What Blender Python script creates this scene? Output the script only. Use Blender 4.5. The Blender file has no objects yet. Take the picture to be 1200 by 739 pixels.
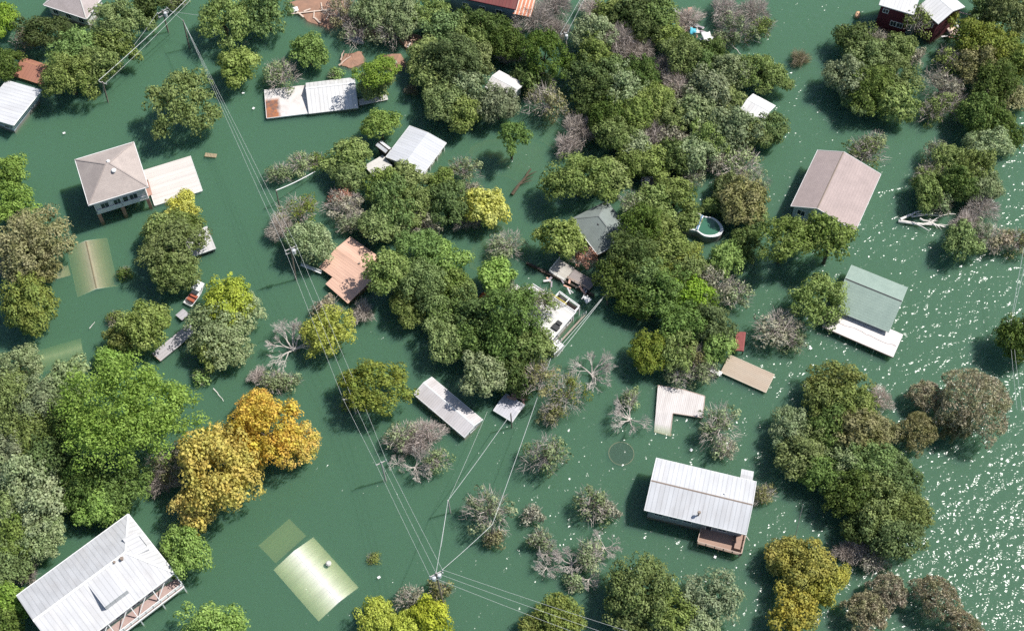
import bpy, math, random
import numpy as np
from mathutils import Vector, Matrix

R = math.radians
scene = bpy.context.scene
col = scene.collection

# ------------------------------------------------------------------ camera
CAM_H, PITCH, FPX = 220.0, R(60), 1650.0
cam = bpy.data.cameras.new('camera')
cam.sensor_width = 36.0
cam.lens = 36.0 * FPX / 1200.0
cam.clip_start, cam.clip_end = 1.0, 8000.0
cam_ob = bpy.data.objects.new('camera', cam)
col.objects.link(cam_ob)
cam_ob.location = (0, 0, CAM_H)
cam_ob.rotation_euler = (R(90) - PITCH, 0, 0)
scene.camera = cam_ob

# ------------------------------------------------------------------ light
SUN_EL, SUN_AZ = R(57.5), R(73)
world = bpy.data.worlds.new('World')
scene.world = world
world.use_nodes = True
nt = world.node_tree
bg = nt.nodes['Background']
sky = nt.nodes.new('ShaderNodeTexSky')
sky.sky_type = 'NISHITA'
sky.sun_disc = False
sky.sun_elevation, sky.sun_rotation = SUN_EL, SUN_AZ
nt.links.new(sky.outputs[0], bg.inputs[0])
bg.inputs[1].default_value = 0.1
sun = bpy.data.lights.new('sun', 'SUN')
sun.energy, sun.angle, sun.color = 4.9, R(0.53), (1.0, 0.965, 0.90)
sun_ob = bpy.data.objects.new('sun', sun)
col.objects.link(sun_ob)
sdir = Vector((math.cos(SUN_EL) * math.sin(SUN_AZ), math.cos(SUN_EL) * math.cos(SUN_AZ), math.sin(SUN_EL)))
sun_ob.rotation_euler = sdir.to_track_quat('Z', 'Y').to_euler()
sun_ob.location = (150, 150, 300)

vs = scene.view_settings
vs.view_transform, vs.look, vs.exposure, vs.gamma = 'Standard', 'None', 0.2, 1.0
vs.use_curve_mapping = False
cy = scene.cycles
cy.use_denoising = False
cy.max_bounces, cy.diffuse_bounces, cy.glossy_bounces = 6, 3, 2
cy.transmission_bounces, cy.volume_bounces, cy.transparent_max_bounces = 4, 2, 12
cy.caustics_reflective = cy.caustics_refractive = False
cy.sample_clamp_indirect = 4.0
cy.use_adaptive_sampling = True
cy.adaptive_threshold = 0.012

# ------------------------------------------------------------------ helpers
def at(px, py, z=0.0):
    """photo position (1200 x 739) of a point z metres above the water -> world point"""
    u, v = px - 600.0, py - 369.5
    d = Vector((u, FPX * math.cos(PITCH) - v * math.sin(PITCH), -FPX * math.sin(PITCH) - v * math.cos(PITCH)))
    return Vector((0, 0, CAM_H)) + d * ((CAM_H - z) / -d.z)

def mpp(px, py, z=0.0):
    return (at(px + 1, py, z) - at(px, py, z)).length

def tag(o, label=None, cat=None, group=None, kind=None):
    if label: o['label'] = label
    if cat: o['category'] = cat
    if group: o['group'] = group
    if kind: o['kind'] = kind
    return o

def empty(name, loc, rz=0.0, label=None, cat=None, group=None):
    o = bpy.data.objects.new(name, None)
    o.empty_display_size = 0.5
    col.objects.link(o)
    o.location, o.rotation_euler = loc, (0, 0, rz)
    return tag(o, label, cat, group)

class MB:
    def __init__(s): s.v, s.f = [], []
    def add(s, vs_, fs):
        n = len(s.v); s.v += [tuple(p) for p in vs_]; s.f += [tuple(i + n for i in q) for q in fs]; return s
    def box(s, c, d, rz=0.0, M=None):
        x, y, z = d[0] / 2, d[1] / 2, d[2] / 2
        p = [Vector((a * x, b * y, e * z)) for e in (-1, 1) for a, b in ((-1, -1), (1, -1), (1, 1), (-1, 1))]
        if M is None: M = Matrix.Rotation(rz, 3, 'Z')
        c = Vector(c)
        return s.add([M @ q + c for q in p], [(3, 2, 1, 0), (4, 5, 6, 7), (0, 1, 5, 4), (1, 2, 6, 5), (2, 3, 7, 6), (3, 0, 4, 7)])
    def bar(s, a, b, w, h=None):
        a, b = Vector(a), Vector(b); d = b - a
        M = d.to_track_quat('X', 'Z').to_matrix()
        return s.box((a + b) / 2, (d.length, w, h or w), M=M)
    def prism(s, poly, z0, z1):
        n = len(poly)
        zf = (lambda z, p: z(p) if callable(z) else z)
        vs_ = [(p[0], p[1], zf(z0, p)) for p in poly] + [(p[0], p[1], zf(z1, p)) for p in poly]
        return s.add(vs_, [tuple(range(n - 1, -1, -1)), tuple(range(n, 2 * n))] + [(i, (i + 1) % n, n + (i + 1) % n, n + i) for i in range(n)])
    def extrude(s, prof, x0, x1):
        """closed profile of (y, z) points swept along x"""
        n = len(prof)
        vs_ = [(x0, y, z) for y, z in prof] + [(x1, y, z) for y, z in prof]
        return s.add(vs_, [tuple(range(n)), tuple(range(2 * n - 1, n - 1, -1))] + [(i, n + i, n + (i + 1) % n, (i + 1) % n) for i in range(n)])
    def tube(s, path, rad, n=6):
        path = [Vector(p) for p in path]
        rad = rad if isinstance(rad, (list, tuple)) else [rad] * len(path)
        vs_, fs = [], []
        for i, p in enumerate(path):
            d = path[min(i + 1, len(path) - 1)] - path[max(i - 1, 0)]
            Q = d.to_track_quat('Z', 'Y').to_matrix()
            for k in range(n):
                a = 2 * math.pi * k / n
                vs_.append(p + Q @ Vector((math.cos(a) * rad[i], math.sin(a) * rad[i], 0)))
        for i in range(len(path) - 1):
            for k in range(n):
                fs.append((i * n + k, i * n + (k + 1) % n, (i + 1) * n + (k + 1) % n, (i + 1) * n + k))
        fs.append(tuple(range(n - 1, -1, -1))); fs.append(tuple(range((len(path) - 1) * n, len(path) * n)))
        return s.add(vs_, fs)
    def build(s, name, mat, parent=None, loc=None, rz=0.0, bevel=0.0):
        me = bpy.data.meshes.new(name)
        me.from_pydata(s.v, [], s.f); me.update()
        if mat: me.materials.append(mat)
        o = bpy.data.objects.new(name, me)
        col.objects.link(o)
        if parent: o.parent = parent
        if loc is not None: o.location = loc
        o.rotation_euler.z = rz
        if bevel:
            b = o.modifiers.new('bevel', 'BEVEL'); b.width, b.segments, b.limit_method = bevel, 2, 'ANGLE'
        return o

# ------------------------------------------------------------------ materials
def mat_base(name, rough=0.8, spec=0.3):
    m = bpy.data.materials.new(name); m.use_nodes = True
    n, l = m.node_tree.nodes, m.node_tree.links
    b = n['Principled BSDF']
    b.inputs['Roughness'].default_value = rough
    b.inputs['Specular IOR Level'].default_value = spec
    return m, n, l, b

def mixrgb(n, l, mode, fac, a, b):
    x = n.new('ShaderNodeMix'); x.data_type = 'RGBA'; x.blend_type = mode
    for sock, val in ((x.inputs[0], fac), (x.inputs[6], a), (x.inputs[7], b)):
        if hasattr(val, 'default_value') or hasattr(val, 'is_output'): l.new(val, sock)
        elif isinstance(val, tuple): sock.default_value = (*val, 1) if len(val) == 3 else val
        else: sock.default_value = val
    return x.outputs[2]

def noise(n, l, scale, detail=4.0, rough=0.55, coords='Object', stretch=None):
    tc = n.new('ShaderNodeTexCoord'); src = tc.outputs[coords]
    if stretch:
        mp = n.new('ShaderNodeMapping'); mp.inputs['Scale'].default_value = stretch
        l.new(src, mp.inputs[0]); src = mp.outputs[0]
    t = n.new('ShaderNodeTexNoise')
    t.inputs['Scale'].default_value, t.inputs['Detail'].default_value, t.inputs['Roughness'].default_value = scale, detail, rough
    l.new(src, t.inputs['Vector'])
    return t.outputs['Fac']

def ramp(n, l, src, p0, p1, c0=(0, 0, 0), c1=(1, 1, 1)):
    r = n.new('ShaderNodeValToRGB')
    r.color_ramp.elements[0].position, r.color_ramp.elements[1].position = p0, p1
    r.color_ramp.elements[0].color, r.color_ramp.elements[1].color = (*c0, 1), (*c1, 1)
    l.new(src, r.inputs[0])
    return r.outputs[0]

def stripes(n, l, axis, spacing, width):
    """1 on thin lines repeating along a local axis"""
    tc = n.new('ShaderNodeTexCoord'); sp = n.new('ShaderNodeSeparateXYZ'); l.new(tc.outputs['Object'], sp.inputs[0])
    d = n.new('ShaderNodeMath'); d.operation = 'DIVIDE'; d.inputs[1].default_value = spacing; l.new(sp.outputs[axis], d.inputs[0])
    f = n.new('ShaderNodeMath'); f.operation = 'FRACT'; l.new(d.outputs[0], f.inputs[0])
    c = n.new('ShaderNodeMath'); c.operation = 'LESS_THAN'; c.inputs[1].default_value = width; l.new(f.outputs[0], c.inputs[0])
    return c.outputs[0]

def bump(n, l, b, h, strength, dist=0.05):
    bp = n.new('ShaderNodeBump'); bp.inputs['Strength'].default_value = strength; bp.inputs['Distance'].default_value = dist
    l.new(h, bp.inputs['Height']); l.new(bp.outputs[0], b.inputs['Normal'])

def weathered(name, c, c2=None, scale=0.6, amount=0.5, rough=0.8, spec=0.3):
    m, n, l, b = mat_base(name, rough, spec)
    c2 = c2 or tuple(x * 0.7 for x in c)
    f = ramp(n, l, noise(n, l, scale, 6, 0.6), 0.35, 0.7)
    g = noise(n, l, scale * 9, 3, 0.6)
    base = mixrgb(n, l, 'MIX', f, c, tuple(x * (1 - amount) + y * amount for x, y in zip(c, c2)))
    k = ramp(n, l, g, 0.2, 0.8, (0.86,) * 3, (1.1,) * 3)
    l.new(mixrgb(n, l, 'MULTIPLY', 1.0, base, k), b.inputs['Base Color'])
    return m

def metal_roof(name, c, spacing=0.8, axis=0, seam=0.72, stain=(0.30, 0.22, 0.16), dirt=0.25, rough=0.45, sheets=True):
    m, n, l, b = mat_base(name, rough, 0.5)
    ln = stripes(n, l, axis, spacing, 0.16)
    st = (0.25, 1, 1) if axis == 1 else (1, 0.25, 1)
    f = ramp(n, l, noise(n, l, 0.55, 6, 0.65, stretch=st), 0.45, 0.8)
    base = mixrgb(n, l, 'MIX', f, c, tuple(x * (1 - dirt) + y * dirt for x, y in zip(c, stain)))
    if sheets:
        sh = noise(n, l, 0.9, 0, 0, stretch=(0.05, 1, 1) if axis == 1 else (1, 0.05, 1))
        base = mixrgb(n, l, 'MULTIPLY', 1.0, base, ramp(n, l, sh, 0.35, 0.65, (0.93,) * 3, (1.03,) * 3))
    base = mixrgb(n, l, 'MULTIPLY', ln, base, (seam,) * 3)
    l.new(base, b.inputs['Base Color'])
    bump(n, l, b, ln, 0.5, 0.05)
    return m

def shingle(name, c, c2):
    m, n, l, b = mat_base(name, 0.9, 0.2)
    f = ramp(n, l, noise(n, l, 0.45, 6, 0.65), 0.35, 0.7)
    base = mixrgb(n, l, 'MIX', f, c, c2)
    fine = noise(n, l, 7.0, 2, 0.6)
    base = mixrgb(n, l, 'MULTIPLY', 1.0, base, ramp(n, l, fine, 0.25, 0.75, (0.78,) * 3, (1.12,) * 3))
    ln = stripes(n, l, 2, 0.16, 0.2)
    base = mixrgb(n, l, 'MULTIPLY', ln, base, (0.9,) * 3)
    l.new(base, b.inputs['Base Color'])
    bump(n, l, b, fine, 0.4, 0.03)
    return m

def planks(name, c, c2, spacing=0.3, axis=0):
    m, n, l, b = mat_base(name, 0.85, 0.25)
    ln = stripes(n, l, axis, spacing, 0.14)
    f = ramp(n, l, noise(n, l, 1.1, 5, 0.65, stretch=(1, 0.2, 1) if axis == 0 else (0.2, 1, 1)), 0.3, 0.7)
    base = mixrgb(n, l, 'MIX', f, c, c2)
    l.new(mixrgb(n, l, 'MULTIPLY', ln, base, (0.6,) * 3), b.inputs['Base Color'])
    return m

def glass(name, c=(0.03, 0.045, 0.06)):
    m, n, l, b = mat_base(name, 0.08, 0.6)
    b.inputs['Base Color'].default_value = (*c, 1)
    return m

def foliage(name, c, c2, rnd=0.22, trans=0.28):
    c, c2 = tuple(x * 1.03 for x in c), tuple(min(.8, x * 1.4) for x in c2)
    m = bpy.data.materials.new(name); m.use_nodes = True
    n, l = m.node_tree.nodes, m.node_tree.links
    b = n['Principled BSDF']; b.inputs['Roughness'].default_value = 0.6; b.inputs['Specular IOR Level'].default_value = 0.25
    out = n['Material Output']
    geo = n.new('ShaderNodeNewGeometry'); oi = n.new('ShaderNodeObjectInfo')
    patch = ramp(n, l, noise(n, l, 0.55, 3, 0.6), 0.38, 0.66)
    base = mixrgb(n, l, 'MIX', patch, c, c2)
    leaf = n.new('ShaderNodeMapRange'); leaf.inputs[3].default_value, leaf.inputs[4].default_value = 0.62, 1.4
    l.new(geo.outputs['Random Per Island'], leaf.inputs[0])
    base = mixrgb(n, l, 'MULTIPLY', 1.0, base, leaf.outputs[0])
    hs = n.new('ShaderNodeHueSaturation'); l.new(base, hs.inputs['Color'])
    for sock, lo, hi, src in (('Value', 1 - rnd, 1 + rnd, 1.0), ('Hue', 0.494, 0.513, 7.31), ('Saturation', 0.88, 1.1, 3.77)):
        mu = n.new('ShaderNodeMath'); mu.operation = 'MULTIPLY'; mu.inputs[1].default_value = src; l.new(oi.outputs['Random'], mu.inputs[0])
        fr = n.new('ShaderNodeMath'); fr.operation = 'FRACT'; l.new(mu.outputs[0], fr.inputs[0])
        mr = n.new('ShaderNodeMapRange'); mr.inputs[3].default_value, mr.inputs[4].default_value = lo, hi; l.new(fr.outputs[0], mr.inputs[0])
        l.new(mr.outputs[0], hs.inputs[sock])
    l.new(hs.outputs[0], b.inputs['Base Color'])
    tr = n.new('ShaderNodeBsdfTranslucent'); l.new(hs.outputs[0], tr.inputs[0])
    mx = n.new('ShaderNodeMixShader'); mx.inputs[0].default_value = trans
    l.new(b.outputs[0], mx.inputs[1]); l.new(tr.outputs[0], mx.inputs[2]); l.new(mx.outputs[0], out.inputs['Surface'])
    return m

# ------------------------------------------------------------------ water, bed
def make_water():
    m = bpy.data.materials.new('flood_water'); m.use_nodes = True
    n, l = m.node_tree.nodes, m.node_tree.links
    n.remove(n['Principled BSDF']); out = n['Material Output']
    tc = n.new('ShaderNodeTexCoord')
    def nz(scale, det, stretch, rot=0.0, rough=0.5):
        mp = n.new('ShaderNodeMapping'); mp.inputs['Scale'].default_value = stretch; mp.inputs['Rotation'].default_value = (0, 0, rot)
        l.new(tc.outputs['Object'], mp.inputs[0])
        t = n.new('ShaderNodeTexNoise'); t.inputs['Scale'].default_value, t.inputs['Detail'].default_value = scale, det
        t.inputs['Roughness'].default_value = rough
        l.new(mp.outputs[0], t.inputs['Vector']); return t.outputs['Fac']
    h1 = nz(0.66, 2.0, (1.0, 1.25, 1.0), 0.5)
    h2 = nz(0.16, 2.0, (1.0, 1.6, 1.0), -0.3)
    add = n.new('ShaderNodeMath'); add.operation = 'MULTIPLY_ADD'; add.inputs[1].default_value = 1.4
    l.new(h2, add.inputs[0]); l.new(h1, add.inputs[2])
    bp = n.new('ShaderNodeBump'); bp.inputs['Strength'].default_value = 1.0; bp.inputs['Distance'].default_value = WAVE
    l.new(add.outputs[0], bp.inputs['Height'])
    wind = n.new('ShaderNodeMapRange'); wind.inputs[1].default_value, wind.inputs[2].default_value = 0.36, 0.64
    wind.inputs[3].default_value, wind.inputs[4].default_value = 0.62, 1.0
    l.new(nz(0.035, 3.0, (1.0, 2.2, 1.0), 0.4, 0.55), wind.inputs[0]); l.new(wind.outputs[0], bp.inputs['Strength'])
    fr = n.new('ShaderNodeFresnel'); fr.inputs[0].default_value = 1.33; l.new(bp.outputs[0], fr.inputs[1])
    gl = n.new('ShaderNodeBsdfGlossy'); gl.distribution = 'BECKMANN'; gl.inputs['Roughness'].default_value = WROUGH; l.new(bp.outputs[0], gl.inputs['Normal'])
    gb = n.new('ShaderNodeBsdfGlossy'); gb.distribution = 'BECKMANN'; gb.inputs['Roughness'].default_value = 0.52
    gm = n.new('ShaderNodeMixShader'); gm.inputs[0].default_value = 0.22; l.new(gl.outputs[0], gm.inputs[1]); l.new(gb.outputs[0], gm.inputs[2])
    tr = n.new('ShaderNodeBsdfTransparent')
    mx = n.new('ShaderNodeMixShader'); geo = n.new('ShaderNodeNewGeometry')
    fm = n.new('ShaderNodeMath'); fm.operation = 'MULTIPLY'; iv = n.new('ShaderNodeMath'); iv.operation = 'SUBTRACT'; iv.inputs[0].default_value = 1.0
    l.new(geo.outputs['Backfacing'], iv.inputs[1]); l.new(fr.outputs[0], fm.inputs[0]); l.new(iv.outputs[0], fm.inputs[1])
    l.new(fm.outputs[0], mx.inputs[0]); l.new(tr.outputs[0], mx.inputs[1]); l.new(gm.outputs[0], mx.inputs[2])
    l.new(mx.outputs[0], out.inputs['Surface'])
    sc = n.new('ShaderNodeVolumeScatter'); sc.inputs[0].default_value = (*W_SCAT, 1); sc.inputs[1].default_value = W_SD
    ab = n.new('ShaderNodeVolumeAbsorption'); ab.inputs[0].default_value = (*W_ABS, 1); ab.inputs[1].default_value = W_AD
    ad = n.new('ShaderNodeAddShader'); l.new(sc.outputs[0], ad.inputs[0]); l.new(ab.outputs[0], ad.inputs[1])
    l.new(ad.outputs[0], out.inputs['Volume'])
    w = MB().box((0, 600, -5.0), (5200, 5200, 10.0)).build('water', m)
    return tag(w, kind='structure')

WAVE, WROUGH = 0.45, 0.22
W_SCAT, W_SD = (0.215, 0.425, 0.38), 1.4
W_ABS, W_AD = (0.50, 0.65, 0.36), 1.4
make_water()
tag(MB().box((0, 600, -11.0), (5600, 5600, 1.6)).build('lake_bed', weathered('bed_mud', (0.10, 0.10, 0.05), (0.05, 0.06, 0.03), 0.05)), kind='structure')
# ------------------------------------------------------------------ trees
M_BARK = weathered('bark', (0.13, 0.10, 0.075), (0.07, 0.055, 0.04), 2.0)
M_GREYBARK = weathered('bare_twigs', (0.36, 0.31, 0.285), (0.24, 0.20, 0.185), 1.2)
M_WHITEBARK = weathered('bleached_wood', (0.58, 0.53, 0.48), (0.38, 0.33, 0.30), 1.5)
FOL = {
    'olive': foliage('olive_leaves', (0.16, 0.218, 0.055), (0.23, 0.275, 0.09)),
    'green': foliage('green_leaves', (0.13, 0.198, 0.057), (0.165, 0.23, 0.072)),
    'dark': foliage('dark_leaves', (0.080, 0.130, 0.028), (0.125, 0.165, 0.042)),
    'bright': foliage('bright_leaves', (0.235, 0.350, 0.070), (0.255, 0.345, 0.090), 0.12, 0.3),
    'spring': foliage('spring_leaves', (0.190, 0.290, 0.050), (0.230, 0.310, 0.060), 0.12, 0.3),
    'straw': foliage('straw_leaves', (0.390, 0.335, 0.060), (0.250, 0.250, 0.060), 0.1, 0.3),
    'sage': foliage('sage_leaves', (0.215, 0.275, 0.125), (0.275, 0.31, 0.17)),
    'grey': foliage('grey_leaves', (0.32, 0.315, 0.215), (0.37, 0.35, 0.275)),
    'gold': foliage('gold_leaves', (0.620, 0.450, 0.110), (0.420, 0.370, 0.090), 0.1, 0.3),
    'amber': foliage('amber_leaves', (0.640, 0.400, 0.120), (0.450, 0.370, 0.090), 0.1, 0.3),
    'mustard': foliage('mustard_leaves', (0.215, 0.235, 0.048), (0.165, 0.21, 0.05), 0.15),
    'lime': foliage('lime_leaves', (0.380, 0.450, 0.045), (0.370, 0.400, 0.045), 0.1, 0.3),
    'rust': foliage('rust_leaves', (0.4, 0.335, 0.25), (0.225, 0.225, 0.12), 0.12),
    'brown': foliage('brown_leaves', (0.215, 0.215, 0.085), (0.25, 0.23, 0.125), 0.14),
    'red': foliage('red_leaves', (0.400, 0.190, 0.130), (0.310, 0.160, 0.120), 0.1),
    'yellow': foliage('yellow_leaves', (0.52, 0.49, 0.11), (0.44, 0.43, 0.15), 0.08, 0.3),
    'twig': None,
}
M_TWIGF = foliage('fine_twigs', (0.47, 0.41, 0.37), (0.33, 0.285, 0.255), 0.18, 0.1)
FOL['twig'] = M_TWIGF

def unit(a):
    return a / np.maximum(np.linalg.norm(a, axis=1, keepdims=True), 1e-9)

def quads(rng, P, N, size, aspect=0.8, lo=0.6, hi=1.35):
    """one irregular leaf-sized quad at every point P facing N"""
    n = len(P)
    t = unit(np.cross(N, rng.normal(size=(n, 3))))
    b = np.cross(N, t)
    s = size * rng.uniform(lo, hi, (n, 1))
    c = []
    for a, e in ((-1, 0.1), (-0.1, -1), (1, -0.1), (0.1, 1)):
        ja = rng.uniform(0.75, 1.25, (n, 1)); jb = rng.uniform(0.75, 1.25, (n, 1))
        c.append(P + t * s * a * ja + b * s * aspect * e * jb + N * s * rng.uniform(-0.25, 0.25, (n, 1)))
    V = np.stack(c, 1).reshape(-1, 3)
    F = np.arange(4 * n).reshape(-1, 4)
    return V, F

def np_mesh(name, V, F, mat):
    me = bpy.data.meshes.new(name)
    me.from_pydata(V.tolist(), [], F.tolist()); me.update()
    me.materials.append(mat)
    return me

def clump_leaves(rng, C, CR, n_per, size, low=-0.35):
    P, N = [], []
    for c, r in zip(C, CR):
        k = max(6, int(n_per * (r / np.mean(CR)) ** 2))
        d = unit(rng.normal(size=(int(k * 1.7), 3))); d = d[d[:, 2] > low][:k]
        rr = r * rng.uniform(0.62, 1.2, (len(d), 1))
        P.append(c + d * rr * np.array([1, 1, 0.85]))
        N.append(unit(d + rng.normal(size=d.shape) * 0.24 + np.array([0, 0, 0.25])))
    return quads(rng, np.concatenate(P), np.concatenate(N), size)

def round_crown(seed, rad, leaf=0.18, dens=1.0, gap=0.0):
    rng = np.random.default_rng(seed)
    nl = int(rng.integers(6, 9)) + int(rad > 7) * 5
    lobes = [(np.array([0, 0, 0.62 * rad]), 0.50 * rad)]
    for i in range(nl):
        a = 2 * math.pi * (i + rng.uniform(-0.35, 0.35)) / nl
        q = rng.uniform(0.38, 0.66) * rad
        lr = rng.uniform(0.28, 0.44) * rad
        lobes.append((np.array([q * math.cos(a), q * math.sin(a), rng.uniform(0.26, 0.72) * rad]), lr))
    for i in range(int(nl * 1.2)):
        a = rng.uniform(0, 2 * math.pi); q = rng.uniform(0.72, 0.98) * rad
        lobes.append((np.array([q * math.cos(a), q * math.sin(a), rng.uniform(0.15, 0.45) * rad]), rng.uniform(0.12, 0.22) * rad))
    C, CR, cr = [], [], 0.62 + 0.055 * rad
    for c, lr in lobes:
        k = max(5, int(3.6 * (lr / cr) ** 2 * dens))
        d = unit(rng.normal(size=(k * 2, 3))); d = d[d[:, 2] > -0.25][:k]
        p = c + d * lr * rng.uniform(0.72, 1.28, (len(d), 1)) * np.array([1, 1, 0.8])
        keep = rng.random(len(p)) > gap
        C.append(p[keep]); CR.append(cr * rng.uniform(0.6, 1.4, keep.sum()))
    C = np.concatenate(C); CR = np.concatenate(CR)
    C[:, 2] = np.maximum(C[:, 2], 0.04 * rad + 0.2)
    V, F = clump_leaves(rng, C, CR, 60, leaf)
    return V, F, [c for c, _ in lobes[:nl + 1]]

def loose_crown(seed, rad, leaf=0.17):
    """open crown: separated sprays round the branch tips, air between them"""
    rng = np.random.default_rng(seed)
    k = int(9 + 2.4 * rad ** 1.5)
    a = rng.uniform(0, 2 * math.pi, k); q = rad * np.sqrt(rng.uniform(0.02, 1, k)) * (0.8 + 0.25 * np.sin(a * 3 + seed))
    z = rad * (0.28 + 0.5 * (1 - (q / rad) ** 2)) * rng.uniform(0.5, 1.15, k)
    C = np.stack([q * np.cos(a), q * np.sin(a), z], 1)
    CR = rng.uniform(0.55, 1.2, k) * (0.7 + 0.05 * rad)
    V, F = clump_leaves(rng, C, CR, 40, leaf, -0.7)
    return V, F, C[:: max(1, k // 16)]

def twig_crown(seed, rad, dens=1.0):
    rng = np.random.default_rng(seed)
    k = int(330 * dens * rad ** 1.35)
    a = rng.uniform(0, 2 * math.pi, k); w = 0.82 + 0.2 * np.sin(a * 3 + seed) + 0.1 * np.sin(a * 7)
    q = rad * np.sqrt(rng.uniform(0, 1, k)) * w
    z = rad * (0.30 + 0.55 * np.sqrt(np.maximum(0, 1 - (q / rad / 1.05) ** 2))) * rng.uniform(0.45, 1.08, k)
    P = np.stack([q * np.cos(a), q * np.sin(a), z], 1)
    D = unit(P * np.array([1, 1, 0.7]) + rng.normal(size=P.shape) * 0.35 * rad)
    L = rng.uniform(0.3, 0.85, (k, 1)); W = rng.uniform(0.016, 0.04, (k, 1))
    S = unit(np.cross(D, rng.normal(size=P.shape)))
    V = np.stack([P - D * L - S * W, P - D * L + S * W, P + D * L + S * W * 0.4, P + D * L - S * W * 0.4], 1).reshape(-1, 3)
    return V, np.arange(4 * k).reshape(-1, 4), P[:: max(1, k // 9)][:9]

def feather_crown(seed, rad):
    """bald-cypress like dome: fine upright rusty sprays"""
    rng = np.random.default_rng(seed)
    k = int(640 * rad ** 1.45)
    a = rng.uniform(0, 2 * math.pi, k); w = 0.86 + 0.12 * np.sin(a * 4 + seed) + 0.07 * np.sin(a * 9)
    q = rad * np.sqrt(rng.uniform(0, 1, k)) * w
    z = rad * (0.12 + 0.95 * np.sqrt(np.maximum(0, 1 - (q / rad / 1.05) ** 2))) * rng.uniform(0.55, 1.06, k)
    P = np.stack([q * np.cos(a), q * np.sin(a), z], 1)
    lump = np.sin(P[:, 0] * 2.1 + seed) * np.sin(P[:, 1] * 2.3) * np.sin(P[:, 2] * 1.7 + 1)
    P = P[lump > -0.26]; k = len(P)
    D = unit(P * np.array([1, 1, 0.9]) + rng.normal(size=P.shape) * 0.3 * rad + np.array([0, 0, 0.2 * rad]))
    tg = rng.random(k) < 0.6
    D[tg] = unit(np.cross(D[tg], rng.normal(size=(tg.sum(), 3))))
    L = rng.uniform(0.16, 0.38, (k, 1)); W = rng.uniform(0.05, 0.12, (k, 1))
    S = unit(np.cross(D, rng.normal(size=P.shape)))
    V = np.stack([P - D * L, P + S * W, P + D * L, P - S * W], 1).reshape(-1, 3)
    return V, np.arange(4 * k).reshape(-1, 4), P[:: max(1, k // 7)][:7]

def trunk_mesh(seed, rad, tips, mat, thick=1.0):
    rng = random.Random(seed); m = MB()
    base = Vector((0, 0, -9)); fork = Vector((rng.uniform(-.1, .1) * rad, rng.uniform(-.1, .1) * rad, 0.12 * rad))
    r0 = (0.13 + 0.03 * rad) * thick
    m.tube([base, Vector((fork.x * .5, fork.y * .5, -1)), fork], [r0 * 1.5, r0 * 1.1, r0 * 0.9], 7)
    for t in tips:
        t = Vector(t) * 0.93
        mid = fork.lerp(t, 0.5) + Vector((rng.uniform(-.1, .1), rng.uniform(-.1, .1), rng.uniform(-.02, .12))) * rad
        m.tube([fork, mid, t], [r0 * 0.7, r0 * 0.42, r0 * 0.14], 5)
    me = bpy.data.meshes.new('trunk'); me.from_pydata(m.v, [], m.f); me.materials.append(mat)
    return me

def dead_mesh(seed, rad, mat):
    """bare bleached tree: long straight limbs fanning out, forking into fine spokes"""
    rng = random.Random(seed); m = MB()
    def grow(p, d, ln, r, k):
        q = p + d * ln * 0.5 + Vector([rng.uniform(-.05, .05) * ln for _ in range(3)])
        e = p + d * ln
        m.tube([p, q, e], [r, r * 0.8, r * 0.6], 5 if k > 2 else 3)
        if k == 0: return
        for i in range(3 if k > 1 else 2):
            nd = (d + Vector((rng.gauss(0, .34), rng.gauss(0, .34), rng.gauss(0.04, .22)))).normalized()
            grow(p + d * ln * rng.uniform(.55, 1.0) if i else e, nd, ln * rng.uniform(0.6, 0.85), max(r * 0.55, 0.021), k - 1)
    off = Vector((-.25 * rad, -.1 * rad, 0))
    m.tube([off + Vector((0, 0, -9)), off + Vector((0, 0, 0.08 * rad))], [0.05 * rad + .08, 0.035 * rad + .08], 7)
    for i in range(7):
        a = -1.9 + i * 3.8 / 6 + rng.uniform(-.25, .25)
        grow(off + Vector((0, 0, 0.06 * rad)), Vector((math.cos(a), math.sin(a), rng.uniform(.25, .9))).normalized(), rad * 0.42 * rng.uniform(.7, 1.1), 0.022 * rad + .05, 5)
    V = np.array(m.v); up = V[:, 2] > 0
    c = V[up][:, :2].mean(0); V[:, :2] -= c
    k = rad / np.percentile(np.linalg.norm(V[up][:, :2], axis=1), 96)
    V[up] *= k
    V[~up, :2] *= k
    me = bpy.data.meshes.new('branches'); me.from_pydata(V.tolist(), [], m.f); me.materials.append(mat)
    return me

FORMS = {'R': [], 'L': [], 'B': [], 'D': [], 'F': []}
def proto(form, seed, rad):
    if form == 'D':
        FORMS['D'].append((rad, None, dead_mesh(seed, rad, M_WHITEBARK), None))
        return
    kw = {'gap': (0.05, 0.3, 0.15)[seed % 3]} if form == 'R' else {}
    V, F, tips = {'R': round_crown, 'L': loose_crown, 'B': twig_crown, 'F': feather_crown}[form](seed, rad, **kw)
    bark = {'R': M_BARK, 'L': M_GREYBARK, 'B': M_GREYBARK, 'F': M_BARK}[form]
    th = 0.6 if form in 'BL' else 1.0
    me = np_mesh('crown', V, F, FOL['olive'])
    tw = None
    if form == 'L':
        tv, tf, _ = twig_crown(seed + 3, rad * .97, 0.24)
        tw = np_mesh('twigs', tv, tf, M_TWIGF)
    FORMS[form].append((rad, me, trunk_mesh(seed, rad, tips, bark, th), tw))

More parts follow.
